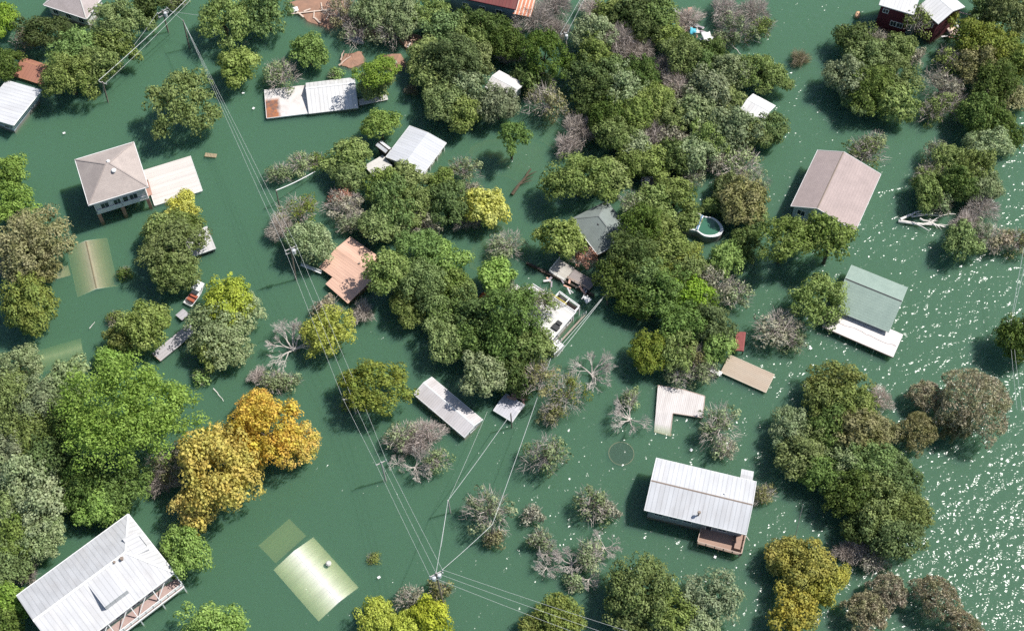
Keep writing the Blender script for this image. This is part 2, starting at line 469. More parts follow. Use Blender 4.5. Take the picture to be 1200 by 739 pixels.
for i, r_ in enumerate((2.0, 2.1, 3.2, 3.3, 3.4, 4.3, 4.4, 4.5, 4.6, 5.7, 5.9, 6.2, 10.5)): proto('R', 11 + i, r_)
for i, r_ in enumerate((1.6, 2.0, 3.0, 3.1, 4.0, 4.2, 5.2)): proto('L', 41 + i, r_)
for i, r_ in enumerate((2.2, 3.4, 3.6, 4.4)): proto('B', 61 + i, r_)
for i, r_ in enumerate((3.0, 3.3, 4.6)): proto('D', 71 + i, r_)
for i, r_ in enumerate((3.8, 4.6, 7.0)): proto('F', 81 + i, r_)

KIND = {'R': ('leafy_tree', 'tree', 'leafy trees standing in the flood water'),
        'L': ('sparse_tree', 'tree', 'half bare trees standing in the flood water'),
        'B': ('bare_tree', 'tree', 'grey leafless trees standing in the flood water'),
        'D': ('dead_tree', 'tree', 'bleached dead trees in the flood water'),
        'F': ('feathery_tree', 'tree', 'rusty feathery trees standing in the flood water'),
        'S': ('shrub', 'shrub', 'shrubs poking out of the flood water')}
trng = random.Random(5)
use_n = {}
def plant(px, py, d, form, mat, lift, label):
    fm = 'L' if form == 'S' else form
    rad = 0.53 * d * mpp(px, py)
    if form == 'R': lift += 0.5 + 0.33 * rad
    elif form in 'LF': lift += 0.12 * rad
    zc = lift + (0.5 if fm != 'F' else 0.5) * rad
    p = at(px, py, zc)
    ps = FORMS[fm]
    best = min(abs(math.log(rad / q[0])) for q in ps)
    near = [q for q in ps if abs(math.log(rad / q[0])) < best + 0.16]
    k = use_n.get((fm, near[0][0]), trng.randrange(9)); use_n[(fm, near[0][0])] = k + 1
    q = near[k % len(near)]
    s = rad / q[0]
    nm, cat, grp = KIND[form]
    t = empty(nm, (p.x, p.y, 0), trng.uniform(0, 6.28), label, cat, grp)
    zs = s * trng.uniform(1.0, 1.35)
    j = trng.uniform(0.86, 1.16)
    kids = []
    if q[1] is not None:
        kids.append(('crown', q[1], FOL[mat]))
    kids.append(('trunk' if q[1] else 'branches', q[2], None))
    if q[3] is not None: kids.append(('twigs', q[3], None))
    for name, me, mt in kids:
        c = bpy.data.objects.new(name, me)
        col.objects.link(c); c.parent = t
        c.location = (0, 0, lift); c.scale = (s * j, s / j, zs)
        if mt:
            c.material_slots[0].link = 'OBJECT'; c.material_slots[0].material = mt
    return t
TREES = '''
3 22 34 R spring 0|light green treetop in the top left picture corner
50 36 46 R dark 0|dark green oak touching the left side of the tan-grey hip roof at the top edge
30 45 34 L rust 0|rust-tinged half bare tree just above the orange-red shed roof at top left
8 74 34 R dark 0|dark oak squeezed between the orange-red shed roof and the left picture edge
138 26 60 R olive 0|olive oak right beside the tan-grey hip roof, highest of the top left oak clump
135 54 44 R olive 0|olive oak overhanging the open water on the right flank of the top left oak clump
88 58 54 R green 0|round green oak in the middle of the top left oak clump
118 78 46 R olive 0|olive oak just above the pole at the foot of the top left oak clump
82 92 56 R olive 0|olive oak at the lower left tip of the clump beside the orange-red shed
177 8 32 R dark 0|dark tree at the top edge behind the pole with the transformer
205 4 24 S olive 0|little olive bush at the top edge right of the transformer pole
262 22 58 R olive 0|wide olive oak at the top edge, left of the pair right of the poles
313 16 52 R green 0|green oak at the top edge, right one of the pair beside the brown mud bank
279 79 42 R olive 0|small round oak alone in open water above the rusty-cornered white roof
212 118 78 R olive 0|large round lone oak with spreading lobes above the hip-roofed house
362 60 38 R green 0|dark green round tree alone in the channel left of the mud bank with planks
330 88 46 L sage 0|greyish half bare oak leaning over the rust-stained end of the white roof
393 88 17 S bright 0|tiny bright bush right behind the ridge of the white metal-roofed shed at upper left
440 84 40 R spring 4|upright fresh green tree at the right end of the white metal-roofed shed
441 102 34 R olive 0|olive lower tree hiding the dock strip beside the white metal-roofed shed
446 147 34 R spring 1|small dark green tree standing right above the little grey shed roof
400 12 44 L brown 0|brownish thin tree over the mud bank at the top edge
418 34 46 L sage 0|pale thin tree behind the stranded white boat hull
436 14 46 R sage 0|pale olive tree at the top edge above the mud banks
455 38 46 L sage 0|pale thin tree between the stranded hull and the slanting logs
472 16 48 R sage 0|greyish green round tree at the top edge left of the red-roofed house
505 14 46 R olive 0|olive tree at the top edge touching the blue-grey wall of the red-roofed house
520 36 44 R green 0|green tree below the left corner of the blue-grey wall
566 30 46 R dark 0|dark oak under the middle of the blue-grey wall at the top
595 48 42 R dark 0|dark oak below the orange awning of the red-roofed house
546 44 42 R olive 0|olive oak two crowns below the blue-grey wall, left of the dark oaks
500 66 46 R olive 0|olive oak right of the mud bank with the slanting logs
530 76 62 R green 0|broad fresh green oak in the middle of the wood right of the mud banks
506 92 42 R olive 0|olive oak on the water's edge below the mud banks
562 68 36 R olive 0|olive oak just above the half hidden pale roof in the wood
548 102 42 R sage 0|pale green oak left of the half hidden pale roof in the wood
522 118 48 R olive 0|olive oak at the dark inlet above the big white shed roof
542 134 38 R olive 0|lowest olive oak of the wood, pointing at the lone small tree in the inlet
583 124 44 R sage 0|pale olive oak right below the half hidden pale roof in the wood
625 24 52 B twig 0|grey leafless tree under the orange awning at the top
652 8 40 B twig 0|grey leafless tree at the top edge left of the thin wires
652 36 34 B twig 0|small grey leafless tree left of the white-topped pole in the wood
604 62 38 B twig 0|grey leafless tree between the dark oaks and the pale roof
637 68 58 R dark 0|big very dark oak left of the white-topped pole
618 90 30 R dark 0|dark oak on the right of the half hidden pale roof
640 122 52 L brown 0|brown thinning tree with visible limbs above the shady inlet
636 98 34 L olive 0|olive thin tree directly below the big very dark oak
600 160 32 R green 4|small tree on a bare trunk alone in the shady inlet
680 152 46 B twig 0|pale grey leafless tree at the right bank of the shady inlet
664 172 30 B twig 0|small grey leafless tree above the vivid green oak
694 14 36 B twig 0|grey leafless tree at the top edge right of the thin wires
718 14 36 R olive 0|olive tree at the top edge right of the leafless trees
743 14 42 R dark 1|dark pointed cedar at the top edge, left one of three
770 12 42 R green 1|green pointed cedar at the top edge, middle one of three
756 36 38 R dark 0|dark cedar just below the row of pointed cedars at the top
697 40 44 R sage 0|pale olive tree below the leafless trees at the top edge
728 48 52 B twig 0|pinkish grey leafless tree in the middle of the upper wood
748 60 42 B twig 0|grey leafless tree lower right of the pinkish leafless one
700 66 42 R olive 0|olive tree left of the pinkish grey leafless tree
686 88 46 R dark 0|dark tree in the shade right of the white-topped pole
716 88 42 R green 0|green tree below the pinkish grey leafless tree
750 88 42 R dark 0|dark gap-filling tree in the heart of the upper wood
776 80 40 B twig 0|grey leafless tree near the heart of the upper wood
790 98 40 B twig 0|second grey leafless tree in the middle of the upper wood, lower right of the first
800 66 48 R olive 0|olive broad tree below the heap of colourful wreckage
822 78 40 R green 0|green tree lower right of the heap of colourful wreckage
836 62 32 R dark 0|dark tree right under the heap of colourful wreckage
786 44 34 R olive 0|olive tree left of the heap of colourful wreckage
804 24 38 B twig 0|grey leafless tree growing through the heap of colourful wreckage
850 12 42 B twig 0|pinkish leafless tree at the top edge right of the wreckage heap
884 14 42 B twig 0|leafless tree at the top edge beside the open lake
862 36 46 L sage 0|pale thin tree right of the wreckage heap
892 34 34 L olive 0|olive thin tree at the lake shore near the pale floating pole
848 46 30 L sage 0|small pale thin tree touching the wreckage heap from below
856 84 46 R sage 0|pale round oak below the pale floating pole
884 84 46 R olive 0|olive round oak at the right shore above the white roof among the trees
908 92 34 R olive 0|last small oak on the right shore above the white roof among the trees
830 106 46 R sage 0|pale oak left of the white roof among the trees
802 112 46 L grey 0|grey thin tree in the middle of the central wood
848 118 34 R olive 0|olive tree touching the left edge of the white roof among the trees
735 104 50 R sage 0|pale olive tree in the left middle of the central wood
703 112 46 R dark 0|dark oak at the shady left side of the central wood
769 120 42 R olive 0|olive tree in the very middle of the central wood
742 132 46 R olive 0|olive oak below the pale one at the left middle of the central wood
712 138 42 R dark 0|dark oak beside the pale grey leafless tree at the inlet
788 136 42 R olive 0|olive oak in the lower middle of the central wood
816 134 42 R sage 0|pale oak in the lower right of the central wood
858 152 54 R sage 0|pale round oak below the white roof among the trees
886 160 34 R olive 0|olive oak on the lake side below the white roof among the trees
903 148 38 R dark 0|dark small oak at the right corner of the white roof among the trees
832 160 42 R olive 0|olive oak two crowns below left of the white roof among the trees
764 156 42 B twig 0|leafless grey tree at the lower rim of the central wood
788 164 42 L grey 0|grey thin tree above the moored pontoon boat
722 160 46 R olive 0|olive oak above the vivid green oak
745 172 38 R sage 0|pale oak right of the vivid green oak
680 210 66 R spring 0|vivid green big oak above the grey hip-roofed house
712 205 40 R olive 0|olive oak hugging the right side of the vivid green oak
740 192 36 R olive 0|olive oak left of the moored pontoon boat
765 190 40 R olive 0|olive oak directly behind the moored pontoon boat
793 186 38 R dark 0|dark oak right behind the moored pontoon boat
815 180 42 R sage 0|pale oak at the right end of the boat channel
812 206 32 L sage 0|thin pale tree at the bow of the moored pontoon boat
838 188 38 L grey 0|grey thin tree between the boat channel and the lake
870 196 56 L sage 0|wide pale thin tree at the lake shore right of the moored pontoon boat
884 214 40 L sage 0|pale thin tree on the outermost lake shore right of the swimming pool
872 236 54 R brown 0|brownish green oak right above the swimming pool, at the lake shore
852 224 30 R olive 0|olive oak touching the upper rim of the swimming pool
792 228 40 R olive 0|olive oak at the upper left of the swimming pool
742 240 36 L sage 2|thin pale tree right above the ridge of the grey hip-roofed house
765 240 42 R olive 0|olive oak right of the grey hip-roofed house
772 268 38 R olive 0|olive oak left of the swimming pool
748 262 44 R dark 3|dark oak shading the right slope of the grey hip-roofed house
884 258 32 R green 0|green oak at the right end of the swimming pool
872 286 32 R dark 0|dark shrubby oak on the shore below the right end of the swimming pool
806 306 36 R mustard 0|yellowish green oak below the middle of the swimming pool
853 304 40 R spring 0|bright green tree on the shore below the swimming pool
806 257 21 R olive 0|small olive oak leaning over the left half of the swimming pool
834 242 19 R olive 0|small olive oak leaning over the upper rim of the swimming pool
786 292 40 R olive 0|olive oak between the swimming pool and the orange patio
762 292 46 R dark 0|dark oak right of the grey house, over its shaded corner
737 292 44 R dark 3|dark oak at the lower right corner of the grey hip-roofed house
725 322 54 R dark 0|big dark oak beside the white broken deck of the grey house
752 322 48 R green 0|green oak in the middle of the wood right of the grey house
768 312 34 R olive 0|small olive oak left of the orange patio
806 314 38 R olive 0|olive oak right of the orange patio
834 332 54 L grey 0|wide grey thin tree on the lake side of the wood below the swimming pool
862 345 42 L sage 0|pale thin tree at the outer shore below the bright shore tree
780 344 54 R green 0|big green oak in the lower wood right of the two parallel wires
748 352 40 R dark 0|dark oak above the dark grey shed roof by the two wires
812 350 46 R spring 0|fresh bright green oak in the lower wood near the grey thin tree
800 378 54 R green 0|big fresh green oak above the L-shaped white dock
835 378 48 R green 0|green oak at the dark red slatted roof
842 404 38 R spring 0|bright green oak covering the inner end of the brown flat dock
762 410 46 R mustard 0|yellowish oak above the L-shaped white dock
792 410 46 R olive 0|olive oak over the inner corner of the L-shaped white dock
816 418 38 L brown 0|brown thin tree between the two docks
796 438 36 L sage 0|pale thin bush on the upper edge of the L-shaped white dock
826 436 34 L sage 0|pale thin bush left of the inner end of the brown flat dock
656 280 44 R olive 1|olive oak at the left corner of the grey hip-roofed house
684 302 32 L red 0|reddish brown dying bush in front of the grey hip-roofed house
327 204 32 L sage 0|pale shrubby tree by the short pole left of the wood
352 192 34 L sage 0|pale shrubby tree right of the short pole, above the olive-yellow oak
372 188 22 S olive 0|small bush at the end of the white pipe
406 182 42 R olive 0|olive oak left of the little grey shed roof
408 206 34 R olive 0|olive oak below the left corner of the broken grey slab roof
350 248 52 L mustard 0|yellow-green thin tree above the transformer-less power pole on the channel
330 268 38 B twig 0|grey leafless shrub touching the power lines
362 285 50 R sage 0|pale green oak right behind the pole at the terracotta roof
405 240 44 L grey 0|grey thin tree with red-brown litter below it
412 262 34 L sage 0|pale thin tree right above the peak of the terracotta roof
400 232 30 L red 0|red-brown withered tree in the wood above the terracotta roof
454 218 44 R olive 0|olive oak over the broken grey slab roof
478 212 40 R olive 0|olive oak hiding the lower corner of the big white shed roof
460 240 54 R green 0|big green oak in the wood above the terracotta roof
445 264 40 R olive 1|olive oak at the upper right edge of the terracotta roof
483 240 46 R olive 0|olive oak one crown below the big white shed roof
497 262 42 L grey 0|grey thin tree above the large vivid oaks
470 268 38 L sage 0|pale thin tree between the terracotta roof and the grey thin tree
525 240 50 R green 0|dark green oak left of the yellow round tree
544 200 40 L sage 0|pale thin tree on the bank right of the big white shed roof
518 214 32 R olive 0|small olive oak at the lowest corner of the big white shed roof
553 224 30 L grey 0|grey thin tree right above the yellow round tree
567 244 44 R yellow 0|yellow round tree by the muddy shallow in the middle of the wood
549 258 32 B twig 0|grey leafless shrub at the foot of the yellow round tree
594 286 46 L sage 0|pale thin tree on the muddy shallow right of the channel
488 298 60 R green 0|vivid green oak right of the terracotta roof's peak
520 306 48 R bright 0|light green oak on the channel, upper right of the big oak group
452 318 44 R olive 3|olive oak shading the right side of the terracotta roof
500 336 62 R green 0|largest green oak in the group right of the terracotta roof
530 332 42 R olive 0|olive oak on the channel left of the orange canopy
478 356 44 R olive 0|olive oak below the shaded corner of the terracotta roof
425 366 28 B twig 0|small grey leafless shrub below the terracotta roof
582 322 32 R bright 2|light green tree leaning over the orange canopy
383 359 30 S rust 0|rust-coloured bush on the power lines above the lime yellow tree
385 390 54 R lime 0|lime yellow round tree with the power lines running over it
343 396 68 D none 0|large bleached dead tree with bare spreading branches right of the grey-green oaks
320 448 34 L sage 0|pale half bare shrub below the large bleached dead tree
338 446 26 S sage 0|small pale shrub right below the large bleached dead tree
302 440 22 B twig 0|small grey leafless bush at the water left of the pale half bare shrub
443 457 72 R mustard 0|large yellow-tipped oak left of the long grey trailer home
412 470 24 S mustard 0|small yellowish bush at the left foot of the large yellow-tipped oak
470 512 40 L sage 0|pale thin bush below the large yellow-tipped oak
500 510 42 B twig 0|pinkish leafless bush at the left side of the long grey trailer home
484 520 36 B twig 0|grey leafless bush between the pale bush and the pinkish one
492 548 36 D none 0|bleached dead tree leaning below the pinkish leafless bush
466 540 24 D none 0|small bleached dead tree beside the row of power lines
512 540 34 L sage 0|pale thin shrub right of the leaning bleached dead tree
602 372 72 R green 3|tall green oak overhanging the left side of the white terrace roof
562 372 54 R green 0|green oak below the orange canopy
545 350 38 R olive 0|olive oak between the channel and the orange canopy
528 366 48 R green 0|green oak in the left part of the wood below the orange canopy
522 396 52 R olive 0|olive oak on the left shore of the wood above the trailer home
558 404 50 R green 0|green oak in the middle of the wood above the trailer home
590 410 54 R green 0|green oak left of the small white corner roof
620 408 48 R olive 2|olive oak touching the lower corner of the white terrace roof
567 436 46 R sage 3|pale green oak right above the trailer home
600 440 46 R dark 0|dark oak above the shaded grey shed roof
632 440 50 L brown 3|brownish oak below the small white corner roof
664 462 56 L mustard 0|wide yellowish thin tree right of the shaded grey shed roof
648 484 34 L brown 0|brown thin tree under the dashed wire below the shaded grey shed roof
620 350 40 L green 4|green treetop spreading over the upper corner of the white terrace roof
640 354 36 L olive 4|thin olive treetop hanging over the middle of the white terrace roof
596 338 30 L sage 0|pale thin treetop beside the orange canopy
700 432 56 D none 0|bleached dead tree right of the two parallel wires
734 486 52 D none 0|bleached dead tree standing above the sunken round trampoline
740 466 24 L sage 0|thin green top of the dead tree above the trampoline
638 534 56 L sage 0|pale thin tree alone in open water below the wide yellowish thin tree
571 598 62 L sage 0|pale thin tree alone below the trailer home, beside the slim pole
578 630 24 S brown 0|brown low bush at the foot of the slim pole
695 590 46 L sage 0|pale thin tree left of the white metal-roofed house with the wooden deck
712 600 28 L grey 0|grey thin bush on the shadow edge left of the white metal-roofed house
625 604 26 L grey 0|upper grey thin bush of the half dead row in the lower middle
632 632 30 L sage 0|middle pale bush of the half dead row in the lower middle
645 648 26 D none 0|small bleached dead bush at the left end of the half dead row
640 664 34 D none 0|bleached dead branches lying low at the bottom of the half dead row
690 652 42 L sage 0|pale half dead bush in front of the large olive oak at the bottom
664 656 34 D none 0|dead bush linking the two sides of the half dead row
708 640 38 D none 0|bleached dead tree stretching right towards the wooden deck
672 684 22 S sage 0|small pale shrub at the bottom of the half dead row
693 680 24 D none 0|little bleached dead shrub above the large olive oak at the bottom
440 726 42 R lime 0|lime green round bush at the bottom edge, left one of three below the pole
474 736 36 R lime 0|lime green round bush at the bottom edge, middle one of three below the pole
506 726 44 R lime 0|lime green round bush at the bottom edge, right one of three below the pole
482 704 40 L grey 0|grey thin bush between the lime green bushes and the pole
515 690 28 S brown 0|brown scrub round the foot of the transformer pole at the bottom
655 726 54 R mustard 0|spiky yellow-green tree at the bottom edge under the power lines
628 736 28 R mustard 0|small yellow-green treetop at the bottom edge left of the spiky tree
754 690 76 R olive 0|large olive oak at the bottom left of the pale green oak
788 714 56 R olive 0|olive oak at the bottom edge between the large olive oak and the pale green oak
736 722 46 R olive 0|olive oak at the bottom edge right of the spiky yellow-green tree
836 700 62 R sage 0|pale green oak at the bottom below the wooden deck
820 734 40 R sage 0|pale green treetop at the bottom edge under the pale green oak
248 732 58 R bright 0|bright green bush at the bottom edge right of the bottom left white house
219 648 56 R bright 0|round green oak at the right corner of the bottom left white house
200 294 68 R olive 0|large olive oak below the hip-roofed house
186 274 42 R olive 0|olive oak on the left top of the largest olive oak below the hip-roofed house
212 266 38 R olive 0|olive oak below the bright yellow bush
204 318 50 R olive 0|lower olive oak under the small grey flat roof, casting shade on the water
214 241 34 R yellow 0|bright yellow bush at the edge of the pale carport slab
146 319 17 S dark 0|little drowned shrub right of the sunken gable roof
14 206 44 R spring 0|light green tree at the left edge, upper of two
14 240 52 R spring 0|light green tree at the left edge, lower of two
34 282 84 R brown 0|big brownish oak at the left edge beside the sunken gable roof
12 306 40 B twig 0|purplish leafless tree at the left edge below the big brownish oak
50 306 40 R brown 0|brownish oak leaning over the blue tarpaulin
34 356 62 R mustard 0|yellow-olive round tree at the left edge below the blue tarpaulin
172 384 56 R olive 0|olive oak left of the wrecked grey roof
148 396 34 R mustard 0|small yellowish oak left of the olive oak by the wrecked grey roof
135 374 20 S olive 0|tiny olive shrub left of the olive oak by the wrecked grey roof
268 352 56 R lime 0|fresh yellow-green tree right of the boat with the white canopy
283 364 46 R sage 0|grey-green oak right of the fresh yellow-green tree
252 380 58 R sage 0|grey-green oak right of the wrecked grey roof
266 400 52 R sage 0|grey-green oak at the lower end of the oak clump by the dead tree
246 410 38 R olive 0|olive oak on the water below the wrecked grey roof
236 441 20 S bright 0|small bright shrub alone in the water below the grey-green oaks
127 421 26 R bright 0|small bright green tree above the giant vivid green tree
150 494 130 R bright 0|giant vivid green tree, the biggest crown on the left side
118 592 46 R bright 0|bright green tree above the bottom left white house
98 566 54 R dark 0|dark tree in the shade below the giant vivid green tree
145 572 54 R green 0|green tree at the lower end of the giant vivid green tree
84 580 38 R dark 0|small dark tree between the left wood and the bright green tree
195 548 50 L brown 0|brown thin tree between the giant vivid green tree and the golden tree
218 530 38 L grey 0|grey thin tree at the left shoulder of the golden tree
190 566 34 B twig 0|leafless tree in the shade left of the golden tree
258 556 100 R gold 0|big golden tree, largest of the autumn trees on the left
234 590 56 R gold 0|golden tree at the lower left of the big golden tree
318 508 84 R amber 0|orange-gold tree with the reddest leaves, above right of the big golden tree
346 524 50 R amber 0|small orange tree at the right tip of the autumn trees
300 482 46 R amber 0|orange tree on top of the autumn trees below the pale shrubs
290 530 48 R gold 0|golden tree between the big golden tree and the orange-gold one
20 428 50 R sage 0|pale olive tree at the left edge beside the green submerged patch
8 452 44 R olive 0|olive tree cut by the left edge below the submerged patch
76 452 50 R sage 0|pale oak at the upper left of the giant vivid green tree
46 470 56 R sage 0|pale olive oak in the upper part of the left edge wood
14 486 54 R olive 0|olive oak cut by the left edge in the upper left wood
30 474 30 B twig 0|leafless grey tree in the upper part of the left edge wood
70 498 56 R olive 0|olive oak at the left shoulder of the giant vivid green tree
38 512 54 R olive 0|olive oak in the middle of the left edge wood
12 530 54 R sage 0|pale oak cut by the left edge in the middle of the left wood
58 536 50 R green 0|green oak at the dark gap left of the giant vivid green tree
30 556 62 R sage 0|broad pale olive oak in the lower middle of the left edge wood
62 576 40 R olive 0|olive oak right of the broad pale olive oak in the left wood
10 588 50 R olive 0|olive oak cut by the left edge above the bottom left white house
44 596 62 R sage 0|large pale oak on the channel above the bottom left white house
16 628 56 R olive 0|olive oak at the left edge left of the white house's ridge
48 632 50 R sage 0|pale oak nearest to the upper roof edge of the bottom left white house
8 662 46 R green 0|green oak cut by the left edge near the white house's left corner
30 672 32 B twig 0|grey leafless tree at the left corner of the bottom left white house
10 700 40 R bright 0|bright green bush left of the bottom left white house
6 730 40 R dark 0|dark bush in the bottom left picture corner
958 350 58 R olive 0|olive oak at the left corner of the green-roofed house
972 372 26 L sage 0|thin pale tree brushing the white deck roof of the green-roofed house
912 384 58 L grey 0|grey thin tree alone left of the white deck roof
930 398 34 L sage 0|pale thin bush between the grey thin tree and the white deck roof
921 278 54 R olive 4|olive tree on a visible trunk left of the brown house's front gable
975 280 48 R olive 4|olive tree on a leaning trunk before the brown house's front gable
944 272 22 R olive 3|little olive crown between the two trees before the brown house
1014 180 50 L olive 0|thin olive tree at the far right corner of the brown roof
1024 168 34 L sage 0|pale thin bush behind the far right corner of the brown roof
1004 48 44 R dark 0|dark oak at the upper left of the oak island below the red house
1028 48 38 L grey 0|grey thin tree on the oak island right under the red house's wall
1052 58 36 R olive 0|olive oak on the oak island just below the tall tree of the red house
1018 74 50 R olive 0|olive oak in the upper middle of the oak island
994 92 48 R sage 0|pale olive oak at the left shore of the oak island
1024 104 56 R dark 0|dark oak at the lower left of the oak island
1050 90 52 R olive 0|olive oak on the right of the oak island
1046 116 46 R olive 0|olive oak at the lower right tip of the oak island
1004 114 40 R green 0|green oak at the lower left tip of the oak island
1075 24 38 L olive 3|tall thin olive tree right in front of the dark red house
1074 66 24 L grey 0|thin grey tree with a bare trunk below the tall tree of the red house
1112 72 40 L olive 0|olive thin tree below the red house's debris
1104 100 50 L grey 0|grey thin tree between the oak island and the right hand wood
1112 124 42 L olive 0|olive oak below the grey thin tree near the right hand wood
1090 132 32 L olive 0|olive thin shrub at the lower left of the right hand wood
1136 42 46 R mustard 0|mustard yellow tree right beside the dark red house's wreckage
1166 56 50 R mustard 0|mustard yellow oak at the upper right, middle of the yellowish trees
1190 74 46 R mustard 0|mustard yellow oak at the right picture edge
1180 18 54 R olive 0|olive oak in the top right picture corner
1156 10 36 R dark 0|dark oak at the top edge left of the top right corner
1150 78 46 R brown 0|brownish oak left below the mustard yellow oaks at the upper right
1170 94 56 R dark 0|dark oak below the mustard yellow oaks at the upper right
1186 114 38 R brown 0|brownish oak at the right edge below the mustard yellow oaks
1152 112 38 L grey 0|grey thin tree left of the dark oak at the upper right
1148 138 50 R dark 0|dark oak at the middle of the right hand wood
1174 148 46 R dark 0|dark oak with a pale bare limb at the right edge of the wood
1158 172 46 R sage 0|pale oak at the start of the tree row running down the right side
1098 182 38 L sage 0|pale thin shrub at the top of the tree row running down the right side
1092 204 46 L olive 0|olive thin tree at the left of the tree row above the fallen logs
1116 192 46 R olive 0|olive oak near the top of the tree row above the fallen logs
1138 196 48 R olive 0|olive oak in the middle of the tree row above the fallen logs
1150 218 42 R sage 0|pale oak on the right of the tree row above the fallen logs
1122 216 42 R dark 0|dark oak right above the bleached fallen logs
1086 226 36 R olive 0|olive oak at the left end of the tree row above the log tip
1104 236 36 L sage 0|thin pale tree touching the fallen logs
1150 244 42 B twig 0|grey leafless tree at the right end of the fallen logs
1134 262 38 B twig 0|grey leafless shrub below the right end of the fallen logs
1128 286 40 R green 0|green oak below the fallen logs, lowest of the right hand row
1152 276 42 L sage 0|pale thin tree right of the lowest green oak of the row
1172 282 40 L rust 0|rusty thin tree near the right edge above the wires
1192 284 36 L brown 0|brown thin tree at the right edge above the wires
1194 396 50 R dark 0|dark oak at the right edge by the pole with the wires
984 448 52 R mustard 0|yellow-tinged oak at the upper tip of the big lower right island
962 468 42 R olive 0|olive oak at the upper left of the big lower right island
1000 472 50 R olive 0|olive oak in the upper part of the big lower right island
1030 468 34 B twig 0|pale grey leafless tree on the right shore of the big lower right island
924 504 46 R sage 0|pale oak at the left tip of the big lower right island
942 532 54 R olive 0|olive oak on the left side of the big lower right island
962 556 42 R green 0|green oak in the left of the middle of the big lower right island
972 500 46 R dark 0|dark oak inside the upper half of the big lower right island
1004 508 50 R brown 0|brownish oak inside the upper half of the big lower right island
1030 506 38 R brown 0|brownish oak on the right side beside the rusty trees
990 542 46 R sage 0|greyish oak in the very middle of the big lower right island
1022 540 54 R green 0|green oak right of the greyish oak on the big lower right island
1050 560 54 R green 0|green oak on the right shore of the big lower right island
998 576 56 R dark 0|dark oak in the lower middle of the big lower right island
1032 588 58 R olive 0|olive oak in the lower right of the big lower right island
1062 600 50 R olive 0|olive oak on the glittering right shore of the big lower right island
1046 628 56 R green 0|green oak at the lowest right of the big lower right island
1014 618 42 R dark 0|dark oak at the lower left of the big lower right island
1008 640 36 B twig 0|leafless grey tree below the big lower right island
1024 656 36 L grey 0|grey thin bush at the bottom of the big lower right island
988 648 26 B twig 0|small leafless bush in the dark water below the big lower right island
1086 466 46 F rust 0|rust brown feathery tree left of the biggest rusty one
1140 476 92 F rust 0|biggest rust brown feathery tree, near the right edge
1074 508 52 F brown 0|brown feathery tree below left of the biggest rusty one
1118 500 42 F brown 0|brownish green feathery tree under the biggest rusty one
944 660 60 R straw 0|large golden olive tree at the bottom with spreading limbs
918 652 34 R straw 0|golden olive treetop at the upper left of the large golden olive tree
970 682 44 R straw 0|golden olive treetop on the right of the large golden olive tree
932 712 50 R straw 0|golden olive tree below the large golden olive tree at the bottom edge
1040 694 50 F rust 0|rusty feathery tree at the bottom, upper of the three brown ones
1014 718 56 F rust 0|greyish brown feathery tree at the bottom edge, left of three
1096 702 58 F rust 0|greyish brown feathery tree at the bottom edge by the glitter
1130 736 42 F rust 0|brown feathery treetop at the bottom edge in the glitter
'''
for ln in TREES.strip().splitlines():
    head, label = ln.split('|')
    a = head.split()
    plant(float(a[0]), float(a[1]), float(a[2]), a[3], a[4], float(a[5]), label)
# ------------------------------------------------------------------ buildings
M_WHITE = weathered('white_paint', (0.78, 0.77, 0.75), (0.55, 0.53, 0.50), 0.8, 0.5)
def silted(m, h=0.45):
    """wet silt band the flood left on a wall, h metres above the water"""
    n, l = m.node_tree.nodes, m.node_tree.links; b = n['Principled BSDF']
    src = b.inputs['Base Color'].links[0].from_socket
    tc = n.new('ShaderNodeTexCoord'); sp = n.new('ShaderNodeSeparateXYZ'); l.new(tc.outputs['Object'], sp.inputs[0])
    ad = n.new('ShaderNodeMath'); ad.operation = 'MULTIPLY_ADD'; ad.inputs[1].default_value = -0.6
    l.new(noise(n, l, 0.9, 4, .6), ad.inputs[0]); l.new(sp.outputs[2], ad.inputs[2])
    mr = n.new('ShaderNodeMapRange'); mr.inputs[1].default_value, mr.inputs[2].default_value = h - .35, h - .15
    mr.inputs[3].default_value, mr.inputs[4].default_value = 0.75, 0
    l.new(ad.outputs[0], mr.inputs[0])
    l.new(mixrgb(n, l, 'MIX', mr.outputs[0], src, (0.17, 0.14, 0.085)), b.inputs['Base Color'])
    return m
silted(M_WHITE)
M_TRIM = weathered('white_trim', (0.80, 0.80, 0.79), (0.66, 0.65, 0.63), 1.5, 0.4)
M_BLUEWALL = weathered('pale_blue_wall', (0.48, 0.55, 0.62), (0.40, 0.46, 0.52), 0.8)
M_DARKRED = weathered('dark_red_siding', (0.12, 0.028, 0.04), (0.085, 0.022, 0.032), 0.7)
M_GREYWALL = weathered('grey_siding', (0.34, 0.37, 0.40), (0.24, 0.27, 0.30), 0.7)
for m_ in (M_BLUEWALL, M_DARKRED, M_GREYWALL): silted(m_)
M_BRICK = weathered('pink_brick', (0.46, 0.27, 0.21), (0.36, 0.21, 0.17), 1.3)
silted(M_BRICK, .6)
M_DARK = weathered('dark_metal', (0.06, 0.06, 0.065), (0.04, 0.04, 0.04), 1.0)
M_BLACK = weathered('dark_timber', (0.07, 0.055, 0.045), (0.04, 0.03, 0.03), 1.0)
M_GLASS = glass('window_glass')
M_WOOD = planks('deck_boards', (0.42, 0.28, 0.22), (0.33, 0.22, 0.17), 0.22, 1)
M_WOODRAIL = weathered('rail_timber', (0.50, 0.38, 0.31), (0.40, 0.29, 0.24), 2.0)
M_CONC = weathered('pale_concrete', (0.60, 0.58, 0.55), (0.42, 0.40, 0.37), 0.7)
M_CHIM = weathered('flue_metal', (0.30, 0.24, 0.20), (0.2, 0.15, 0.12), 2.0)

